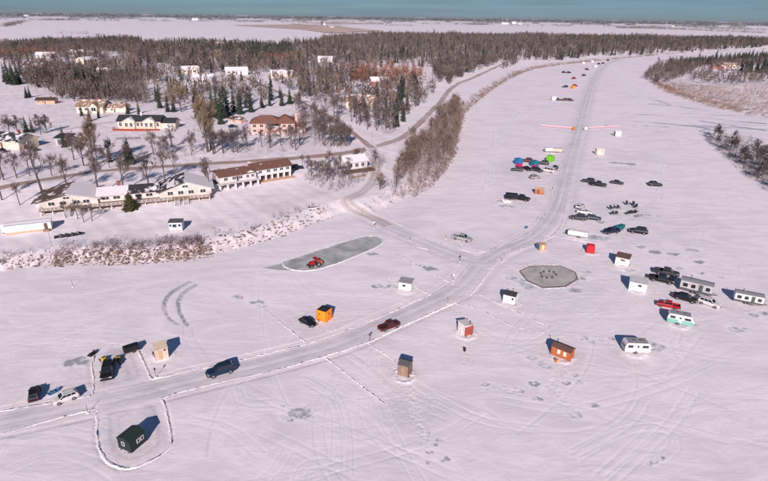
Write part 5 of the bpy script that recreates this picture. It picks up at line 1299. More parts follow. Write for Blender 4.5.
def longtrailer():
    p = [P('wall', MB().box(0, 13.5, 0, 3.2, .5, 3.0), 'wall'), P('roof', MB().prism([(-.15, 3.0), (3.35, 3.0), (3.35, 3.1), (1.6, 3.4), (-.15, 3.1)], -.15, 13.65, 'x'), 'roof'),
         P('skirting', MB().box(.1, 13.4, .1, 3.1, -1, .5), 'tan'), P('door', MB().box(11.4, 12.4, -.06, 0, .5, 2.6), 'brown', (P('door_handle', MB().box(11.5, 11.56, -.1, -.06, 1.5, 1.6), 'metal'),)),
         P('roof_edge', MB().box(-.16, 13.66, -.2, -.152, 2.98, 3.12), 'f_tarp'), P('stoop', MB().box(11, 12.8, -1.2, -.07, -.6, .45), 'plank')]
    for x in (2, 5, 8.2): p.append(win(x, 0, 1.9, 1.2, .8, 'f', 'offwhite'))
    return p
place(longtrailer(), (6, 235.5), (48, 230.5), 'site_trailer', 'long white site trailer with snowy roof beside the lodge', 'trailer', {'wall': 'white', 'roof': 'snow_cap', 'plank': 'woodbrown'}, .2, .78)
inst([P('box', MB().box(0, 2.2, 0, 2, .3, 2.2), 'white'), P('roof', MB().hexa([(-.1, -.1, 2.2), (2.3, -.1, 2.2), (2.3, 2.1, 2.2), (-.1, 2.1, 2.2)], [(.1, .1, 2.5), (2.1, .1, 2.5), (2.1, 1.9, 2.5), (.1, 1.9, 2.5)]), 'snow_cap'), P('base', MB().box(.1, 2.1, .1, 1.9, -.5, .3), 'brown')], 'storage_box', 'small white storage box at the end of the long site trailer', 'box', G(2, 234), .15)
# heap of parked machines in front of the lodge
for i, ((x, y), (x2, y2), c, lab) in enumerate((((60, 237.5), (65, 236.5), 'p_grey', 'grey snowmobile in the row before the lodge, next to the site trailer'), ((66, 236.8), (71, 235.8), 'p_black', 'black snowmobile second in the row before the lodge'), ((72, 236), (77, 235), 'p_grey', 'grey snowmobile third in the row before the lodge'), ((78, 235), (83, 234), 'p_black', 'black snowmobile at the far end of the row before the lodge'))):
    put(SLED, (x, y), (x2, y2), 'snowmobile', lab, 'snowmobile', {'paint': c}, 'snowmobiles parked before the lodge', 1.0)
# far farms
def farm(px, py, w, h, mk, lab, cat='building', tower=False):
    a = np.array(g(px, py, 4.9)); d = math.hypot(a[0], a[1]); s = d / FPX
    W_, H_ = w * s * .9, h * s * .62; D = min(W_, 25)
    if tower:
        sp = [P('wall', MB().box(-W_ / 2, W_ / 2, 0, W_, 0, H_ * .8), mk), P('roof', MB().hexa([(-W_ * .6, -W_ * .1, H_ * .8), (W_ * .6, -W_ * .1, H_ * .8), (W_ * .6, W_ * 1.1, H_ * .8), (-W_ * .6, W_ * 1.1, H_ * .8)], [(-W_ * .2, W_ * .3, H_), (W_ * .2, W_ * .3, H_), (W_ * .2, W_ * .7, H_), (-W_ * .2, W_ * .7, H_)]), 'grey'), P('annex', MB().box(W_ / 2, W_ * 1.6, 0, W_, 0, H_ * .35), 'white')]
    else:
        sp = [P('wall', MB().prism([(0, 0), (D, 0), (D, H_ * .65), (D / 2, H_), (0, H_ * .65)], -W_ / 2, W_ / 2, 'x'), mk)] + gable_roof(-W_ / 2, W_ / 2, 0, D, H_ * .66, H_ * .36, .5, 'x', ('roofc', 'roofc'))
    inst(sp, 'farm_building' if not tower else 'grain_elevator', lab, cat, (a[0], a[1], 4.5), 0, None, {'roofc': 'white'})
farm(195, 20.5, 6, 3.2, 'white', 'white barn on the far plain, left of the tan stubble field'); farm(26, 16.5, 4, 2, 'white', 'white barn at the horizon above the town')
farm(322, 25, 2.2, 6.5, 'dkgrey', 'dark grain elevator tower on the far plain', 'elevator', True); farm(332, 27.5, 5, 1.6, 'white', 'long low white shed below the far grain elevator')
farm(505, 24.3, 7, 2.6, 'white', 'long white barn of the far farm'); farm(514, 24.2, 4, 3.6, 'offwhite', 'tall off-white barn of the far farm'); farm(520, 24.6, 4, 2.2, 'white', 'low white barn at the end of the far farm'); farm(673, 27, 3, 2, 'white', 'white barn at the horizon above the river bend')

# ------------------------------------------------------------------ trees
def bare_tree(seed, h=10.0, spread=.62, lean=.0, trunk=.3, limbs=6, sub=5, sub2=4, tw=6, tww=.045, twl=.085, up=.35):
    rnd = random.Random(seed); T = MB(); C = MB()
    def rdir(d, ang):
        d = Vector(d).normalized(); u = d.orthogonal().normalized(); w = d.cross(u); t = rnd.uniform(0, 6.283)
        v = (d * math.cos(ang) + (u * math.cos(t) + w * math.sin(t)) * math.sin(ang)); v.z += up * .4; return v.normalized()
    def twigs(p, d, n):
        for _ in range(n):
            v = rdir(d, rnd.uniform(.15, .75)); L = h * twl * rnd.uniform(.6, 1.4); s = v.orthogonal().normalized() * tww * rnd.uniform(.6, 1.2)
            if rnd.random() < .5: s = v.cross(s).normalized() * s.length
            C.add([p - s * .5, p + s * .5, p + v * L], [(0, 1, 2)])
    top = Vector((rnd.uniform(-.04, .04) * h, rnd.uniform(-.04, .04) * h, h * .62)); base_ = Vector((0, 0, -.4))
    m1 = Vector((top.x * .3 + rnd.uniform(-.015, .015) * h, top.y * .3, h * trunk))
    r0 = h * .017
    T.tube(base_, m1, r0 * 1.25, r0, 6, False); T.tube(m1, top, r0, r0 * .45, 5, False)
    for i in range(limbs):
        t = rnd.uniform(0, 1) if i else 1.0
        p = m1.lerp(top, t); d = rdir((0, 0, 1), rnd.uniform(.35, spread + .25) if i else .15); L = h * rnd.uniform(.28, .42) * (1.05 - .35 * t)
        q = p + d * L * .5; d2 = (d + Vector((0, 0, up))).normalized(); q2 = q + d2 * L * .5
        T.tube(p, q, r0 * .5, r0 * .36, 4, False); T.tube(q, q2, r0 * .36, r0 * .18, 4, False)
        twigs(q2, d2, tw)
        for j in range(sub):
            s = rnd.uniform(.2, 1); pp = p.lerp(q, s * 2) if s < .5 else q.lerp(q2, s * 2 - 1)
            e = rdir(d2, rnd.uniform(.35, .95)); l2 = L * rnd.uniform(.3, .55); pe = pp + e * l2
            C.tube(pp, pe, r0 * .2, r0 * .09, 3, False); twigs(pe, e, tw)
            for k in range(sub2):
                pk = pp.lerp(pe, rnd.uniform(.25, 1)); ek = rdir(e, rnd.uniform(.3, .9)); pz = pk + ek * l2 * rnd.uniform(.3, .6)
                C.tube(pk, pz, r0 * .1, r0 * .05, 3, False); twigs(pz, ek, tw); twigs(pk.lerp(pz, .5), ek, tw // 2)
    return [P('trunk', T, 'bark'), P('crown', C, 'twig')]
def shrub(seed, h=3.0, stems=14):
    rnd = random.Random(seed); T = MB(); C = MB()
    for i in range(stems):
        a = rnd.uniform(0, 6.283); sp_ = rnd.uniform(.1, .55); d = Vector((math.cos(a) * sp_, math.sin(a) * sp_, 1)).normalized()
        p = Vector((math.cos(a) * .25 * rnd.random(), math.sin(a) * .25 * rnd.random(), -.2)); L = h * rnd.uniform(.6, 1); q = p + d * L
        T.tube(p, q, .03, .012, 3, False)
        for k in range(16):
            s = p.lerp(q, rnd.uniform(.25, 1)); v = (d + Vector((rnd.uniform(-.8, .8), rnd.uniform(-.8, .8), rnd.uniform(-.1, .5)))).normalized(); n = v.orthogonal().normalized() * .03
            C.add([s - n, s + n, s + v * L * rnd.uniform(.15, .4)], [(0, 1, 2)])
    return [P('stem', T, 'bark'), P('twigs', C, 'twig')]
def spruce(seed, h=10.0, rad=.19, dens=1.0):
    rnd = random.Random(seed); T = MB(); C = MB()
    T.tube((0, 0, -.4), (0, 0, h * .97), h * .016, h * .003, 5, False)
    n = int(26 * dens)
    for i in range(n):
        t = i / (n - 1); z = h * (.06 + .92 * t); R_ = h * rad * (1 - t) ** .85 + .12
        m = int(7 + 7 * (1 - t))
        for k in range(m):
            a = 6.283 * (k + rnd.random() * .9) / m; r = R_ * rnd.uniform(.65, 1.12); dz = -r * rnd.uniform(.25, .6)
            c, s = math.cos(a), math.sin(a); w = r * rnd.uniform(.2, .34); zz = z + rnd.uniform(-.02, .02) * h
            C.add([(0, 0, zz), (c * r * .6 - s * w, s * r * .6 + c * w, zz + dz * .6), (c * r, s * r, zz + dz), (c * r * .6 + s * w, s * r * .6 - c * w, zz + dz * .6), (c * r * .55, s * r * .55, zz + dz * .35)],
                  [(0, 1, 4), (1, 2, 4), (2, 3, 4), (3, 0, 4)])
    return [P('trunk', T, 'bark'), P('crown', C, 'needles')]
BARE = [bare_tree(11), bare_tree(12, spread=.75, limbs=7), bare_tree(13, spread=.45, trunk=.36), bare_tree(14, spread=.85, trunk=.2, limbs=8), bare_tree(15, spread=.6, limbs=5)]
ROUND = [bare_tree(21, spread=1.05, trunk=.14, limbs=11, tw=8, tww=.055), bare_tree(22, spread=1.0, trunk=.16, limbs=10, tw=8, tww=.055)]
TALL = [bare_tree(31, spread=.28, trunk=.2, limbs=10, tw=8, up=.7), bare_tree(32, spread=.3, trunk=.22, limbs=9, tw=8, up=.7)]
SHRUB = [shrub(41), shrub(42), shrub(43, 3.0, 18)]
SPRUCE = [spruce(51), spruce(52, rad=.16), spruce(53, rad=.23), spruce(54, rad=.14, dens=.85)]
TREES = []
R_ = random.Random(77)
def tree(kind, at, h, label, group=None, mats=None, name='bare_tree', world=None):
    pool = {'bare': BARE, 'round': ROUND, 'tall': TALL, 'spruce': SPRUCE, 'shrub': SHRUB}[kind]
    p = G(*at) if world is None else Vector((world[0], world[1], ground_z(*world)))
    s = h / (3.0 if kind == 'shrub' else 10.0); s2 = s * R_.uniform(.9, 1.15)
    e = inst(R_.choice(pool), name, label, 'tree' if kind != 'shrub' else 'shrub', p, R_.uniform(0, 6.28), group, mats, (s2, s2, s))
    TREES.append((p.x, p.y, kind)); return e

# ---- trees that stand out singly (base position in the photo, height in metres)
for a, h, lab in (((130, 164), 11, 'lone dark spruce on the lawn below the long cream house'), ((110, 162), 6.5, 'small slender spruce left of the lone lawn spruce'), ((65, 147), 9.5, 'dark spruce right behind the grey shed'),
                  ((27, 133), 8.5, 'narrow spruce of a close pair by the farm track, first'), ((33, 133), 9, 'narrow spruce of a close pair by the farm track, second'), ((90, 121), 8.5, 'spruce in front of the tan-roofed house'), ((82, 116), 7, 'spruce at the left corner of the tan-roofed house'), ((99, 118), 8, 'spruce between the two tan-roofed houses'),
                  ((128, 114), 8.5, 'spruce behind the left end of the long cream house'), ((139, 114), 9, 'spruce behind the chimney of the long cream house')):
    tree('spruce', a, h, lab, None, None, 'spruce_tree')
inst(SPRUCE[2], 'evergreen_shrub', 'broad olive evergreen before the lodge deck', 'shrub', G(131, 209), 0, None, {'needles': 'needles_olive'}, (1.15, 1.15, .6))
tree('round', (181, 112), 20, 'big round tan-twigged tree behind the long cream house', None, {'twig': 'twig_tan'})
tree('tall', (208, 152), 21, 'very tall narrow bare tree rising over the road', None, {'twig': 'twig_tan'}); tree('tall', (211, 150), 18, 'tall narrow bare tree next to the very tallest one', None, {'twig': 'twig_tan'})
tree('tall', (94, 166), 17, 'tall tan bare tree in the clump between shed and lawn', None, {'twig': 'twig_tan'}); tree('round', (84, 166), 13, 'wide bare tree in the clump between shed and lawn'); tree('bare', (74, 160), 11, 'bare tree right below the grey shed')
tree('round', (380, 190), 6.5, 'pale rounded bush-like tree beside the boat ramp road', None, {'twig': 'twig_tan'})
tree('round', (357, 88), 14, 'rust-coloured round tree behind the orange-brown roof', 'rust-coloured trees', {'twig': 'twig_rust'}, 'rusty_tree')
for x, y in ((388, 80), (396, 79), (404, 78), (412, 80), (400, 84), (392, 86), (384, 78), (420, 80), (366, 84)):
    tree('round', (x, y), 9.5, 'rust-coloured tree in the grove beside the snowy field', 'rust-coloured trees', {'twig': 'twig_rust'}, 'rusty_tree')
for x, y in ((12, 56), (18, 57), (24, 56), (30, 55), (8, 58), (36, 55), (66, 52), (72, 51)):
    tree('round', (x, y), 10, 'rust-brown tree at the left edge of the woods', 'rust-coloured trees', {'twig': 'twig_rust'}, 'rusty_tree')
for x, y, h in ((10, 136), (18, 133), (41, 134), (47, 132)) and ((10, 136, 10), (18, 134, 9), (41, 135, 10), (47, 133, 9)):
    tree('round', (x, y), h, 'bare round-crowned yard tree along the farm track', 'yard trees along the farm track')
for x, y, h in ((4, 180, 8), (17, 178, 7), (43, 194, 12), (52, 176, 6), (70, 198, 10), (99, 195, 10), (124, 192, 9), (149, 187, 9), (30, 176, 7), (165, 180, 8), (176, 178, 7), (2, 200, 7), (210, 190, 7), (206, 184, 7), (20, 205, 5)):
    tree('bare', (x, y), h * 1.35, 'thin bare tree between the lodge and the road', 'bare trees behind the lodge')
for x, y, h in ((84, 222, 6), (92, 221, 5), (78, 219, 6), (66, 218, 5)):
    tree('bare', (x, y), h, 'small bare tree growing before the lodge deck', 'small trees before the lodge deck')
for i in range(34):
    x = R_.uniform(150, 300); y = 158 - (x - 150) * .05 - abs(R_.gauss(0, 4)); tree('bare', (x, y), R_.uniform(6, 11), 'bare orchard-like tree on the lawn above the road', 'bare trees above the road')
for i in range(12):
    x = R_.uniform(98, 130); y = R_.uniform(158, 172) ; tree('bare', (x, min(y, 168)), R_.uniform(5, 9), 'thin bare tree on the verge of the road below the lawn spruce', 'bare trees above the road')
for i in range(30):
    x = R_.uniform(302, 350); y = R_.uniform(165, 182) - (x - 320) * .05; tree('bare', (x, y), R_.uniform(3.5, 6.5), 'bare tree in the thicket around the snow-roofed cottage', 'trees around the cottage')
for i in range(7):
    tree('bare', (R_.uniform(352, 385), R_.uniform(158, 164)), R_.uniform(4, 6), 'bare tree between the cottage and the road junction', 'trees around the cottage')
for i in range(44):
    x = R_.uniform(296, 352); y = 104 + (x - 296) * .62 + R_.uniform(2, 26); y = min(y, 146)
    tree('bare', (x, y), R_.uniform(6.5, 11), 'bare tree in the thicket left of the junction road', 'trees left of the junction road')
for i in range(44):
    x = R_.uniform(300, 392); y = 100 + max(0, (x - 300)) * .36 + R_.uniform(-12, 6); y = min(y, 137)
    tree('bare', (x, y), R_.uniform(7, 12), 'bare tree in the wood between the two roads', 'trees between the two roads')
for x, y, h in ((168, 112, 9), (174, 112, 8), (160, 108, 7), (200, 118, 11), (205, 117, 12), (213, 117, 13), (217, 113, 12), (222, 118, 12), (228, 116, 11), (234, 112, 12), (240, 114, 11), (246, 108, 9), (251, 112, 8), (198, 112, 10), (221, 124, 9), (250, 104, 8), (262, 108, 8), (270, 106, 8), (282, 106, 9), (290, 104, 9)):
    tree('spruce', (x, y), h * 1.35, 'dark spruce in the row behind the pink brick house', 'spruces behind the brick house', None, 'spruce_tree')
for x, y, h in ((78, 88, 17), (82, 89, 18), (86, 88, 17), (90, 87, 16), (80, 85, 16), (93, 88, 15)):
    tree('spruce', (x, y), h, 'tall dark spruce in the tight clump in the middle of town', 'tall spruce clump in town', None, 'spruce_tree')
for x, y, h in ((10, 84, 18), (15, 85, 17), (19, 84, 16), (6, 82, 16), (13, 80, 17)):
    tree('spruce', (x, y), h, 'tall dark spruce in the clump beside the snowy field', 'tall spruces beside the snowy field', None, 'spruce_tree')
for x, y, h in ((102, 82, 12), (107, 82, 11), (113, 81, 12), (119, 84, 10), (99, 84, 9), (48, 86, 9), (53, 84, 8), (30, 97, 9), (27, 98, 8), (390, 108, 10), (396, 112, 11), (386, 114, 12), (401, 106, 9), (394, 120, 10), (320, 92, 10), (327, 94, 11), (337, 92, 9), (310, 96, 10), (302, 90, 11), (280, 98, 9), (345, 102, 6), (378, 104, 7)):
    tree('spruce', (x, y), h, 'dark spruce standing among bare trees and houses', 'scattered spruces in town', None, 'spruce_tree')
# riverside wood between road and ice, and the right-hand spit
def wpoly(px): return [tuple(G(*p)[:2]) for p in px]
def scatter(poly, n, rnd):
    xs = [p[0] for p in poly]; ys = [p[1] for p in poly]; out = []
    while len(out) < n:
        c = (rnd.uniform(min(xs), max(xs)), rnd.uniform(min(ys), max(ys)))
        if inside(np.array([c[0]]), np.array([c[1]]), poly)[0]: out.append(c)
    return out
RIVERWOOD = wpoly([(392, 188), (398, 158), (412, 142), (432, 124), (446, 106), (458, 100), (464, 110), (458, 132), (452, 152), (440, 170), (420, 184)])
for c in scatter(RIVERWOOD, 90, R_):
    tree('bare', None, R_.uniform(5.5, 9), 'bare grey-brown tree in the dense wood on the river bank', 'riverside wood', {'twig': 'thicket'}, 'bare_tree', c)
for c in [q for q in scatter(wpoly([(706, 138), (722, 136), (745, 141), (768, 145), (840, 158), (840, 230), (768, 186), (750, 172), (732, 157), (718, 147)]), 70, R_) if inside(np.array([q[0]]), np.array([q[1]]), SPIT)[0]]:
    tree('round', None, R_.uniform(4, 7.5), 'dark bare bush-like tree on the low spit of land', 'trees on the low spit', {'twig': 'bark'}, 'bush_tree', c)
for x, y in ((420, 98), (424, 95), (415, 102), (430, 90)):
    tree('round', (x, y), 4, 'round bare bush on the snowy slope above the riverside wood', 'bushes on the snowy slope')

# ------------------------------------------------------------------ masses nobody could count: far woods, brush, rocks
nr_ = np.random.default_rng(9)
def tmpl_bare(n=24, seed=0, wide=.26, low=.25):
    r = np.random.default_rng(seed); tr = []
    tr.append([(-.012, 0, -.05), (.012, 0, -.05), (0, 0, .6)]); tr.append([(0, -.012, -.05), (0, .012, -.05), (0, 0, .6)])
    for _ in range(n):
        a = r.uniform(0, 6.283); t = r.uniform(0, 1); z = low + (.95 - low) * t; rad = wide * math.sqrt(max(0, 1 - ((z - .62) / .42) ** 2)) * r.uniform(.2, 1)
        c = np.array([math.cos(a) * rad, math.sin(a) * rad, z]); d = np.array([math.cos(a) * .5 + r.normal(0, .3), math.sin(a) * .5 + r.normal(0, .3), 1.0]); d /= np.linalg.norm(d)
        s = np.cross(d, r.normal(0, 1, 3)); s /= np.linalg.norm(s) + 1e-9
        L = r.uniform(.14, .32); w = r.uniform(.014, .036)
        tr.append([c - s * w - d * L * .5, c + s * w - d * L * .5, c + d * L * .5])
    return np.array(tr, float)
def tmpl_spruce(seed=0, n=34, rad=.17):
    r = np.random.default_rng(seed); tr = [[(-.015, 0, -.05), (.015, 0, -.05), (0, 0, .5)]]
    for i in range(n):
        t = (i + .5) / n; z = .06 + .9 * t; R = rad * (1 - t) ** .9 + .015; a = r.uniform(0, 6.283); w = .75
        p0 = (0, 0, z + .09); p1 = (math.cos(a - w) * R, math.sin(a - w) * R, z - .05); p2 = (math.cos(a + w) * R, math.sin(a + w) * R, z - .05 + r.uniform(-.02, .02))
        tr.append([p0, p1, p2])
    return np.array(tr, float)
def stuff_mesh(name, groups, mkey):
    """groups: list of (triangles template, positions Nx3, heights N)"""
    allv = []
    for tp, pos, hh in groups:
        if len(pos) == 0: continue
        a = nr_.uniform(0, 6.283, len(pos)); c, s = np.cos(a), np.sin(a); k = nr_.uniform(.85, 1.2, len(pos))
        v = np.repeat(tp.reshape(1, -1, 3), len(pos), 0)
        x = (v[..., 0] * c[:, None] - v[..., 1] * s[:, None]) * (hh * k)[:, None]; y = (v[..., 0] * s[:, None] + v[..., 1] * c[:, None]) * (hh * k)[:, None]; z = v[..., 2] * hh[:, None]
        allv.append(np.stack([x + pos[:, None, 0], y + pos[:, None, 1], z + pos[:, None, 2]], -1).reshape(-1, 3))
    v = np.concatenate(allv); n = len(v) // 3
    me = bpy.data.meshes.new(name)
    me.vertices.add(len(v)); me.vertices.foreach_set('co', v.astype(np.float32).reshape(-1))
    me.loops.add(len(v)); me.loops.foreach_set('vertex_index', np.arange(len(v), dtype=np.int32))
    me.polygons.add(n); me.polygons.foreach_set('loop_start', (np.arange(n) * 3).astype(np.int32)); me.polygons.foreach_set('loop_total', np.full(n, 3, np.int32))
    me.update(calc_edges=True); me.materials.append(None)
    return new_obj(name, me, mkey, None, 'stuff')
HOUSE_XY = np.array([[o.matrix_basis.translation.x, o.matrix_basis.translation.y] for o in bpy.data.objects if o.parent is None and o.get('category') in ('house', 'building', 'shed')])
ROAD_LINES = [catmull(LW(px), 12.0) for px in ([(0, 188.5), (90, 173), (190, 165), (310, 157), (372, 148)], [(372, 148), (402, 138), (428, 115), (448, 92), (475, 77), (505, 63)], [(372, 148), (330, 118), (280, 93), (235, 73)])]
def many(px, n, clear_house=16, clear_road=9, patchy=0.0, z=4.6):
    poly = [tuple(g(*p, z)[:2]) for p in px]; lo = np.array(poly).min(0); hi = np.array(poly).max(0); out = np.zeros((0, 2)); tries = 0
    while len(out) < n and tries < 60:
        c = nr_.uniform(lo, hi, (n * 3, 2)); k = inside(c[:, 0], c[:, 1], poly)
        if clear_house: k &= (((c[:, None] - HOUSE_XY[None]) ** 2).sum(-1).min(1) > clear_house ** 2)
        if clear_road:
            for ln in ROAD_LINES: k &= seg_dist(c[:, 0], c[:, 1], [tuple(p) for p in ln], False) > clear_road
        if patchy: k &= wob(c[:, 0], c[:, 1], .035, 3) > nr_.uniform(-1, patchy * 2 - 1, len(c))
        out = np.concatenate([out, c[k]]); tries += 1
    out = out[:n]
    return np.concatenate([out, land_h(out[:, 0], out[:, 1])[:, None] - .1], 1)
TB = [tmpl_bare(38, i, .24 + .035 * i) for i in range(4)]; TS = [tmpl_spruce(i, 34, .15 + .02 * i) for i in range(3)]
def wood(regions, tps, hmin, hmax):
    gr = []
    for pos in regions:
        idx = nr_.integers(0, len(tps), len(pos)); hh = nr_.uniform(hmin, hmax, len(pos)) * np.where(nr_.random(len(pos)) < .12, 1.3, 1)
        hh = hh * (1 + .28 * wob(pos[:, 0], pos[:, 1], .021, 5))
        for i, t in enumerate(tps): gr.append((t, pos[idx == i], hh[idx == i]))
    return gr
BELT = [(130, 44), (200, 43), (280, 47), (335, 38), (384, 35), (500, 36), (600, 37), (768, 40), (768, 46), (690, 50), (655, 52.5), (600, 55), (545, 60), (505, 60), (478, 66), (455, 74), (430, 68), (395, 67), (350, 72), (300, 80), (260, 82), (220, 74), (180, 70), (130, 62)]
TOWN = [(0, 66), (0, 48), (60, 46), (130, 46), (180, 66), (240, 72), (300, 80), (360, 74), (384, 82), (440, 80), (446, 88), (420, 105), (400, 118), (392, 132), (384, 132), (350, 112), (300, 96), (270, 104), (215, 108), (150, 106), (60, 100), (40, 88), (22, 80)]
bare_far = [many(BELT, 10500, 14, 9, .8), many(TOWN, 1150, 15, 8, .85), many([(20, 76), (60, 70), (112, 74), (150, 92), (140, 104), (70, 102), (34, 92)], 420, 13, 8, .6), many([(0, 46), (60, 43.5), (140, 42.5), (140, 52), (60, 52), (0, 56)], 1500), many([(432, 68), (480, 62), (470, 78), (450, 84), (436, 80)], 260, 0, 7), many([(480, 62), (508, 58), (520, 62), (495, 70), (478, 76)], 90, 0, 7)]
stuff_mesh('bare_woods', wood(bare_far, TB, 6.5, 12), 'woods')
stuff_mesh('tan_woods', wood([many(BELT, 1700, 14, 9, .7), many(TOWN, 320, 15, 8, .8)], TB, 6, 11), 'woods_tan')
stuff_mesh('rust_woods', wood([many([(340, 66), (384, 68), (425, 72), (420, 84), (380, 86), (350, 80)], 150, 14, 8), many([(0, 52), (40, 49), (60, 52), (30, 58), (0, 60)], 110, 14), many([(255, 60), (300, 58), (310, 64), (260, 66)], 60, 12)], TB, 6, 10), 'twig_rust')
right_b = [many([(644, 76), (650, 68), (668, 63), (692, 60), (700, 66), (690, 74), (668, 82), (655, 82)], 420, 0, 0, 0, 2), many([(690, 70), (860, 76), (860, 84), (720, 84), (690, 80)], 330, 12, 0, 0, 3), many([(690, 61), (860, 54), (860, 64), (700, 68)], 1200, 12, 0, 0, 3)]
stuff_mesh('bare_woods', wood(right_b, TB, 5, 9), 'woods')
spr = [many([(180, 45), (290, 48), (300, 54), (270, 58), (190, 52)], 420, 14), many([(0, 44), (140, 41.5), (140, 47), (0, 50)], 420, 14), many([(560, 38), (768, 41), (768, 46), (560, 44)], 700, 0, 0), many(BELT, 2600, 14, 10, .6), many(TOWN, 170, 14, 9, .7),
       many([(660, 64), (720, 58), (768, 57), (768, 61), (716, 63), (700, 66)], 170, 12, 0, 0, 3), many([(738, 70), (768, 72), (768, 74), (738, 72)], 24, 10, 0, 0, 3), many([(395, 100), (404, 92), (410, 108), (400, 128), (388, 132)], 22, 0, 8)]
stuff_mesh('spruce_woods', wood(spr, TS, 8, 13), 'woods_dark')
# thicket under the riverside wood, willow scrub along the banks
under = [many([(392, 188), (398, 158), (412, 142), (432, 124), (446, 104), (458, 99), (464, 110), (458, 132), (452, 152), (440, 170), (420, 184)], 1000, 0, 5)]
TFINE = [tmpl_bare(70, 120 + i, .26, .05) for i in range(3)]
for t_ in TFINE:
    c_ = t_.mean(1, keepdims=True); e_ = t_[:, 2:3] - c_; t_[:] = c_ + e_ * 1.3 + (t_ - c_ - e_) * .42
stuff_mesh('thicket', wood(under, TFINE, 3.0, 6.5), 'thicket')
th2 = [many([(300, 174), (345, 160), (390, 155), (352, 184), (335, 186), (315, 182)], 120, 7, 5), many([(300, 112), (348, 140), (352, 150), (318, 148), (298, 140)], 240, 8, 5), many([(300, 96), (345, 118), (392, 136), (404, 116), (380, 102), (330, 96)], 420, 12, 6), many([(140, 150), (300, 142), (300, 153), (150, 158)], 70, 6, 5),
       many([(100, 100), (180, 98), (180, 108), (100, 108)], 90, 9, 5), many([(30, 92), (75, 86), (130, 86), (130, 98), (60, 102)], 120, 9, 5)]
stuff_mesh('thicket', wood(th2, TFINE, 2.2, 4.8), 'twig')
def along(px, n, d0, d1, seed=0):
    """points on the land at a distance d0..d1 from the toe of the bank"""
    ln = catmull(W(px), 2.0); i = nr_.integers(0, len(ln) - 1, n); c = ln[i] + nr_.uniform(-1.5, 1.5, (n, 2))
    t = np.gradient(ln, axis=0)[i]; t /= np.linalg.norm(t, axis=1)[:, None]; nrm = np.stack([-t[:, 1], t[:, 0]], 1)
    o = nr_.uniform(d0, d1, n); q = c + nrm * o[:, None]
    ok = inside(q[:, 0], q[:, 1], LEFT) | inside(q[:, 0], q[:, 1], RIGHT) | inside(q[:, 0], q[:, 1], SPIT)
    q = q[ok]; return np.concatenate([q, np.maximum(land_h(q[:, 0], q[:, 1]), -.1)[:, None] - .05], 1)
toe_near = [(55, 267), (80, 266), (130, 265), (190, 261), (216, 256)]; toe_left = [(-20, 275), (0, 272), (40, 268), (60, 267)]; toe_mid = [(216, 256), (262, 245), (300, 232), (340, 215)]
toe_far = [(425, 190), (442, 182), (450, 168), (457, 155), (461, 140), (463, 125), (468, 112), (480, 101), (492, 91), (508, 81), (525, 72.5), (545, 67.5), (580, 63), (620, 59), (655, 55.5)]
TW = [tmpl_bare(22, 60 + i, .42, .05) for i in range(4)]
stuff_mesh('red_willow_scrub', wood([along(toe_near, 420, 2.5, 8.5), along(toe_far[:6], 330, .5, 9)], TW, .6, 1.4), 'twig_red')
stuff_mesh('dry_reeds', wood([along(toe_near, 90, 1.0, 7), along(toe_left, 40, 1, 6), along(toe_mid, 60, 1, 9), along(toe_far, 900, .5, 5), along([(376, 217), (395, 205), (425, 190)], 60, 1, 8)], TW, .5, 1.3), 'reed')
stuff_mesh('dark_scrub', wood([along(toe_near, 150, 5.0, 9.5), along(toe_left, 60, 2, 6), along(toe_mid, 25, 6, 12), along(toe_far[3:], 1100, 1, 7)], TW, .8, 2.0), 'twig')
sc_r = [many([(652, 86), (690, 102), (768, 119), (860, 138), (860, 84), (720, 86), (680, 84)], 4200, 0, 0, .3, 1), many([(652, 84), (668, 92), (690, 100), (740, 113), (740, 108), (690, 95), (660, 82)], 600, 0, 0, 0, 1)]
stuff_mesh('dry_reeds', wood(sc_r, TW, .7, 2.2), 'reed')
stuff_mesh('red_willow_scrub', wood([sc_r[1][:200], many([(644, 78), (655, 80), (690, 98), (660, 86)], 160, 0, 0, 0, 1)], TW, 1, 3), 'twig_red')
stuff_mesh('dark_scrub', wood([many([(652, 86), (690, 102), (768, 119), (860, 138), (860, 84), (720, 86)], 1500, 0, 0, .3, 1), many([(704, 138), (722, 136), (768, 144), (840, 157), (840, 230), (768, 186), (745, 168), (720, 149)], 1250, 0, 0, 0, 1), many([(700, 132), (768, 180), (768, 192), (742, 172), (715, 148)], 120, 0, 0, .2, .5)], TW, .8, 2.4), 'bark')
def tmpl_rock(seed):
    r = np.random.default_rng(seed)
    p = np.array([(1, 0, 0), (0, 1, 0), (-1, 0, 0), (0, -1, 0), (0, 0, .8), (.6, .6, .45), (-.6, .6, .5), (-.6, -.6, .45), (.6, -.6, .5)]) * r.uniform(.7, 1.2, (9, 1))
    f = [(0, 5, 8), (5, 4, 8), (5, 1, 6), (5, 6, 4), (6, 2, 7), (6, 7, 4), (7, 3, 8), (7, 8, 4), (0, 1, 5), (1, 2, 6), (2, 3, 7), (3, 0, 8)]
    return np.array([[p[i] for i in t] for t in f])
TK = [tmpl_rock(i) for i in range(5)]
stuff_mesh('bank_rocks', wood([along(toe_near, 850, .4, 5.2), along(toe_left, 120, .4, 4), along(toe_mid, 260, 1, 8), along([(376, 217), (395, 205), (425, 190), (442, 182)], 80, .5, 6)], TK, .13, .4), 'rock')
stuff_mesh('bank_rocks', wood([along(toe_far[2:], 900, .3, 4)], TK, .3, .8), 'rock')
def chunk_pos(px, n, spread):
    ln = catmull(W(px), 1.0); c = ln[nr_.integers(0, len(ln), n)] + nr_.normal(0, spread, (n, 2)); return np.concatenate([c, np.full((n, 1), -.04)], 1)
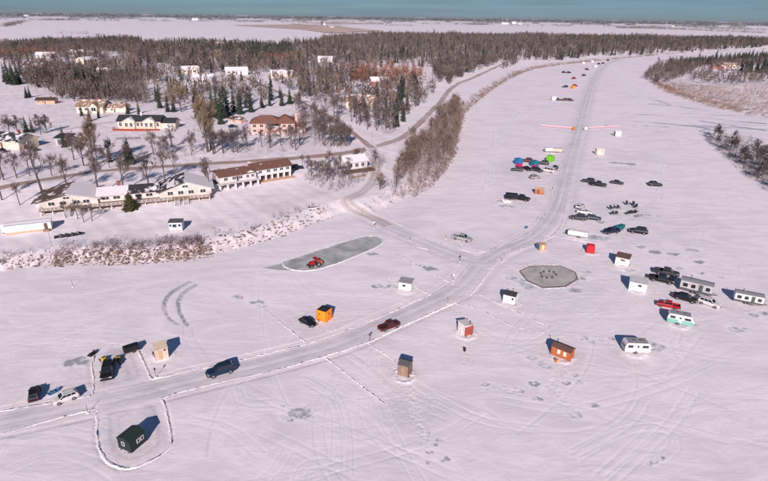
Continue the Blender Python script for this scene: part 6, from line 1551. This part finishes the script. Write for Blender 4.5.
stuff_mesh('snow_lumps', wood([chunk_pos([(0, 434), (96, 408.5)], 120, .35), chunk_pos([(161, 398), (280, 369), (368, 342), (454, 303)], 330, .4), chunk_pos([(151, 378), (247, 358.5), (347, 330), (431, 294)], 260, .4), chunk_pos([(97, 409), (98, 440), (114, 465.5), (130, 468), (170, 447), (164, 405)], 200, .3),
                               chunk_pos([(501, 257), (528, 247), (563, 221), (569, 188)], 160, .5), chunk_pos([(45, 285), (75, 288), (110, 284)], 24, 2.0)], TK, .035, .09), 'windrow')
# shelter belts and the tree line at the horizon
def belt(px, n, depth, hmin, hmax):
    ln = np.array([g(*p, 5.0)[:2] for p in px]); k = nr_.uniform(0, len(ln) - 1, n); i = np.minimum(k.astype(int), len(ln) - 2); f = (k - i)[:, None]
    c = ln[i] * (1 - f) + ln[i + 1] * f; c[:, 1] += nr_.uniform(0, depth, n); c[:, 0] += nr_.normal(0, 12, n)
    return (np.concatenate([c, np.full((n, 1), 4.5)], 1), nr_.uniform(hmin, hmax, n))
TF = [tmpl_bare(10, 80 + i, .55, .02) * np.array([1.6, 1.6, 1]) for i in range(3)]
gr = []
for px, n, dp, h0, h1 in (([(0, 27.2), (10, 24.5), (22, 21.5)], 260, 40, 9, 14), ([(40, 20.3), (78, 20.2)], 260, 60, 10, 15), ([(50, 33.6), (92, 34.5)], 26, 20, 6, 10), ([(230, 21), (262, 22)], 150, 60, 9, 13), ([(258, 20.5), (300, 21.5), (384, 21.5)], 260, 200, 9, 14), ([(290, 25), (345, 27.5)], 160, 40, 8, 12), ([(384, 25.6), (413, 26.2)], 80, 40, 8, 12), ([(466, 24.8), (493, 25)], 160, 60, 12, 18), ([(620, 28.2), (640, 28.4), (690, 30), (768, 33.5)], 700, 60, 9, 15), ([(640, 28), (660, 28)], 60, 80, 14, 20), ([(690, 27.5), (768, 30.4)], 300, 100, 8, 14)):
    p_, h_ = belt(px, n, dp, h0, h1); k = nr_.integers(0, 3, n)
    for j in range(3): gr.append((TF[j], p_[k == j], h_[k == j]))
stuff_mesh('shelter_belt', gr, 'woods')
gr = []
for d0, n, h0, h1 in ((4000, 1800, 9, 15), (5200, 5000, 11, 18), (6800, 8000, 13, 22), (9000, 8000, 16, 28), (12000, 5000, 20, 36)):
    a = nr_.uniform(-.95, .95, n); keep = wob(a * 40, a * 0 + d0 * .001, 1.0, d0) > (-.05 if d0 < 6000 else -.5); a = a[keep]; d = d0 * nr_.uniform(.95, 1.12, len(a))
    p_ = np.stack([np.sin(a) * d, np.cos(a) * d, np.full(len(a), 4.5)], 1); h_ = nr_.uniform(h0, h1, len(a)); k = nr_.integers(0, 3, len(a))
    for j in range(3): gr.append((TF[j] * np.array([2.2, 2.2, 1]), p_[k == j], h_[k == j]))
stuff_mesh('horizon_woods', gr, 'woods_dark')

# clipped hedges before the long cream house
def hedge(a, b, label):
    A_, B_ = G(*a), G(*b); L = (B_ - A_).length; m = MB(); rd = random.Random(int(a[0]))
    for _ in range(int(L * 26)):
        x, y, z = rd.uniform(0, L), rd.gauss(0, .28), rd.uniform(0, .8)
        v = Vector((rd.uniform(-1, 1), rd.uniform(-1, 1), rd.uniform(-.2, 1))).normalized(); n_ = v.orthogonal().normalized() * .09; p = Vector((x, y, z))
        m.add([p - n_, p + n_, p + v * .4], [(0, 1, 2)])
    single('hedge', m, 'twig', label, 'hedge', A_, head(A_, B_))
hedge((116, 139.5), (141, 139), 'low dark hedge before the deck of the long cream house'); hedge((148, 138.5), (175, 138), 'low dark hedge before the garage end of the long cream house')

# ------------------------------------------------------------------ air
hz = new_obj('haze', MB().box(-17000, 17000, -400, 19500, -3.0, 64), None, None, 'stuff')
hm = bpy.data.materials.new('haze'); hm.use_nodes = True; hn = hm.node_tree.nodes; hn.clear()
pv = hn.new('ShaderNodeVolumePrincipled'); pv.inputs['Color'].default_value = (.78, .86, .95, 1); pv.inputs['Density'].default_value = 3e-5; pv.inputs['Anisotropy'].default_value = .2
ho = hn.new('ShaderNodeOutputMaterial'); hm.node_tree.links.new(pv.outputs[0], ho.inputs['Volume'])
hz.data.materials.clear(); hz.data.materials.append(hm)
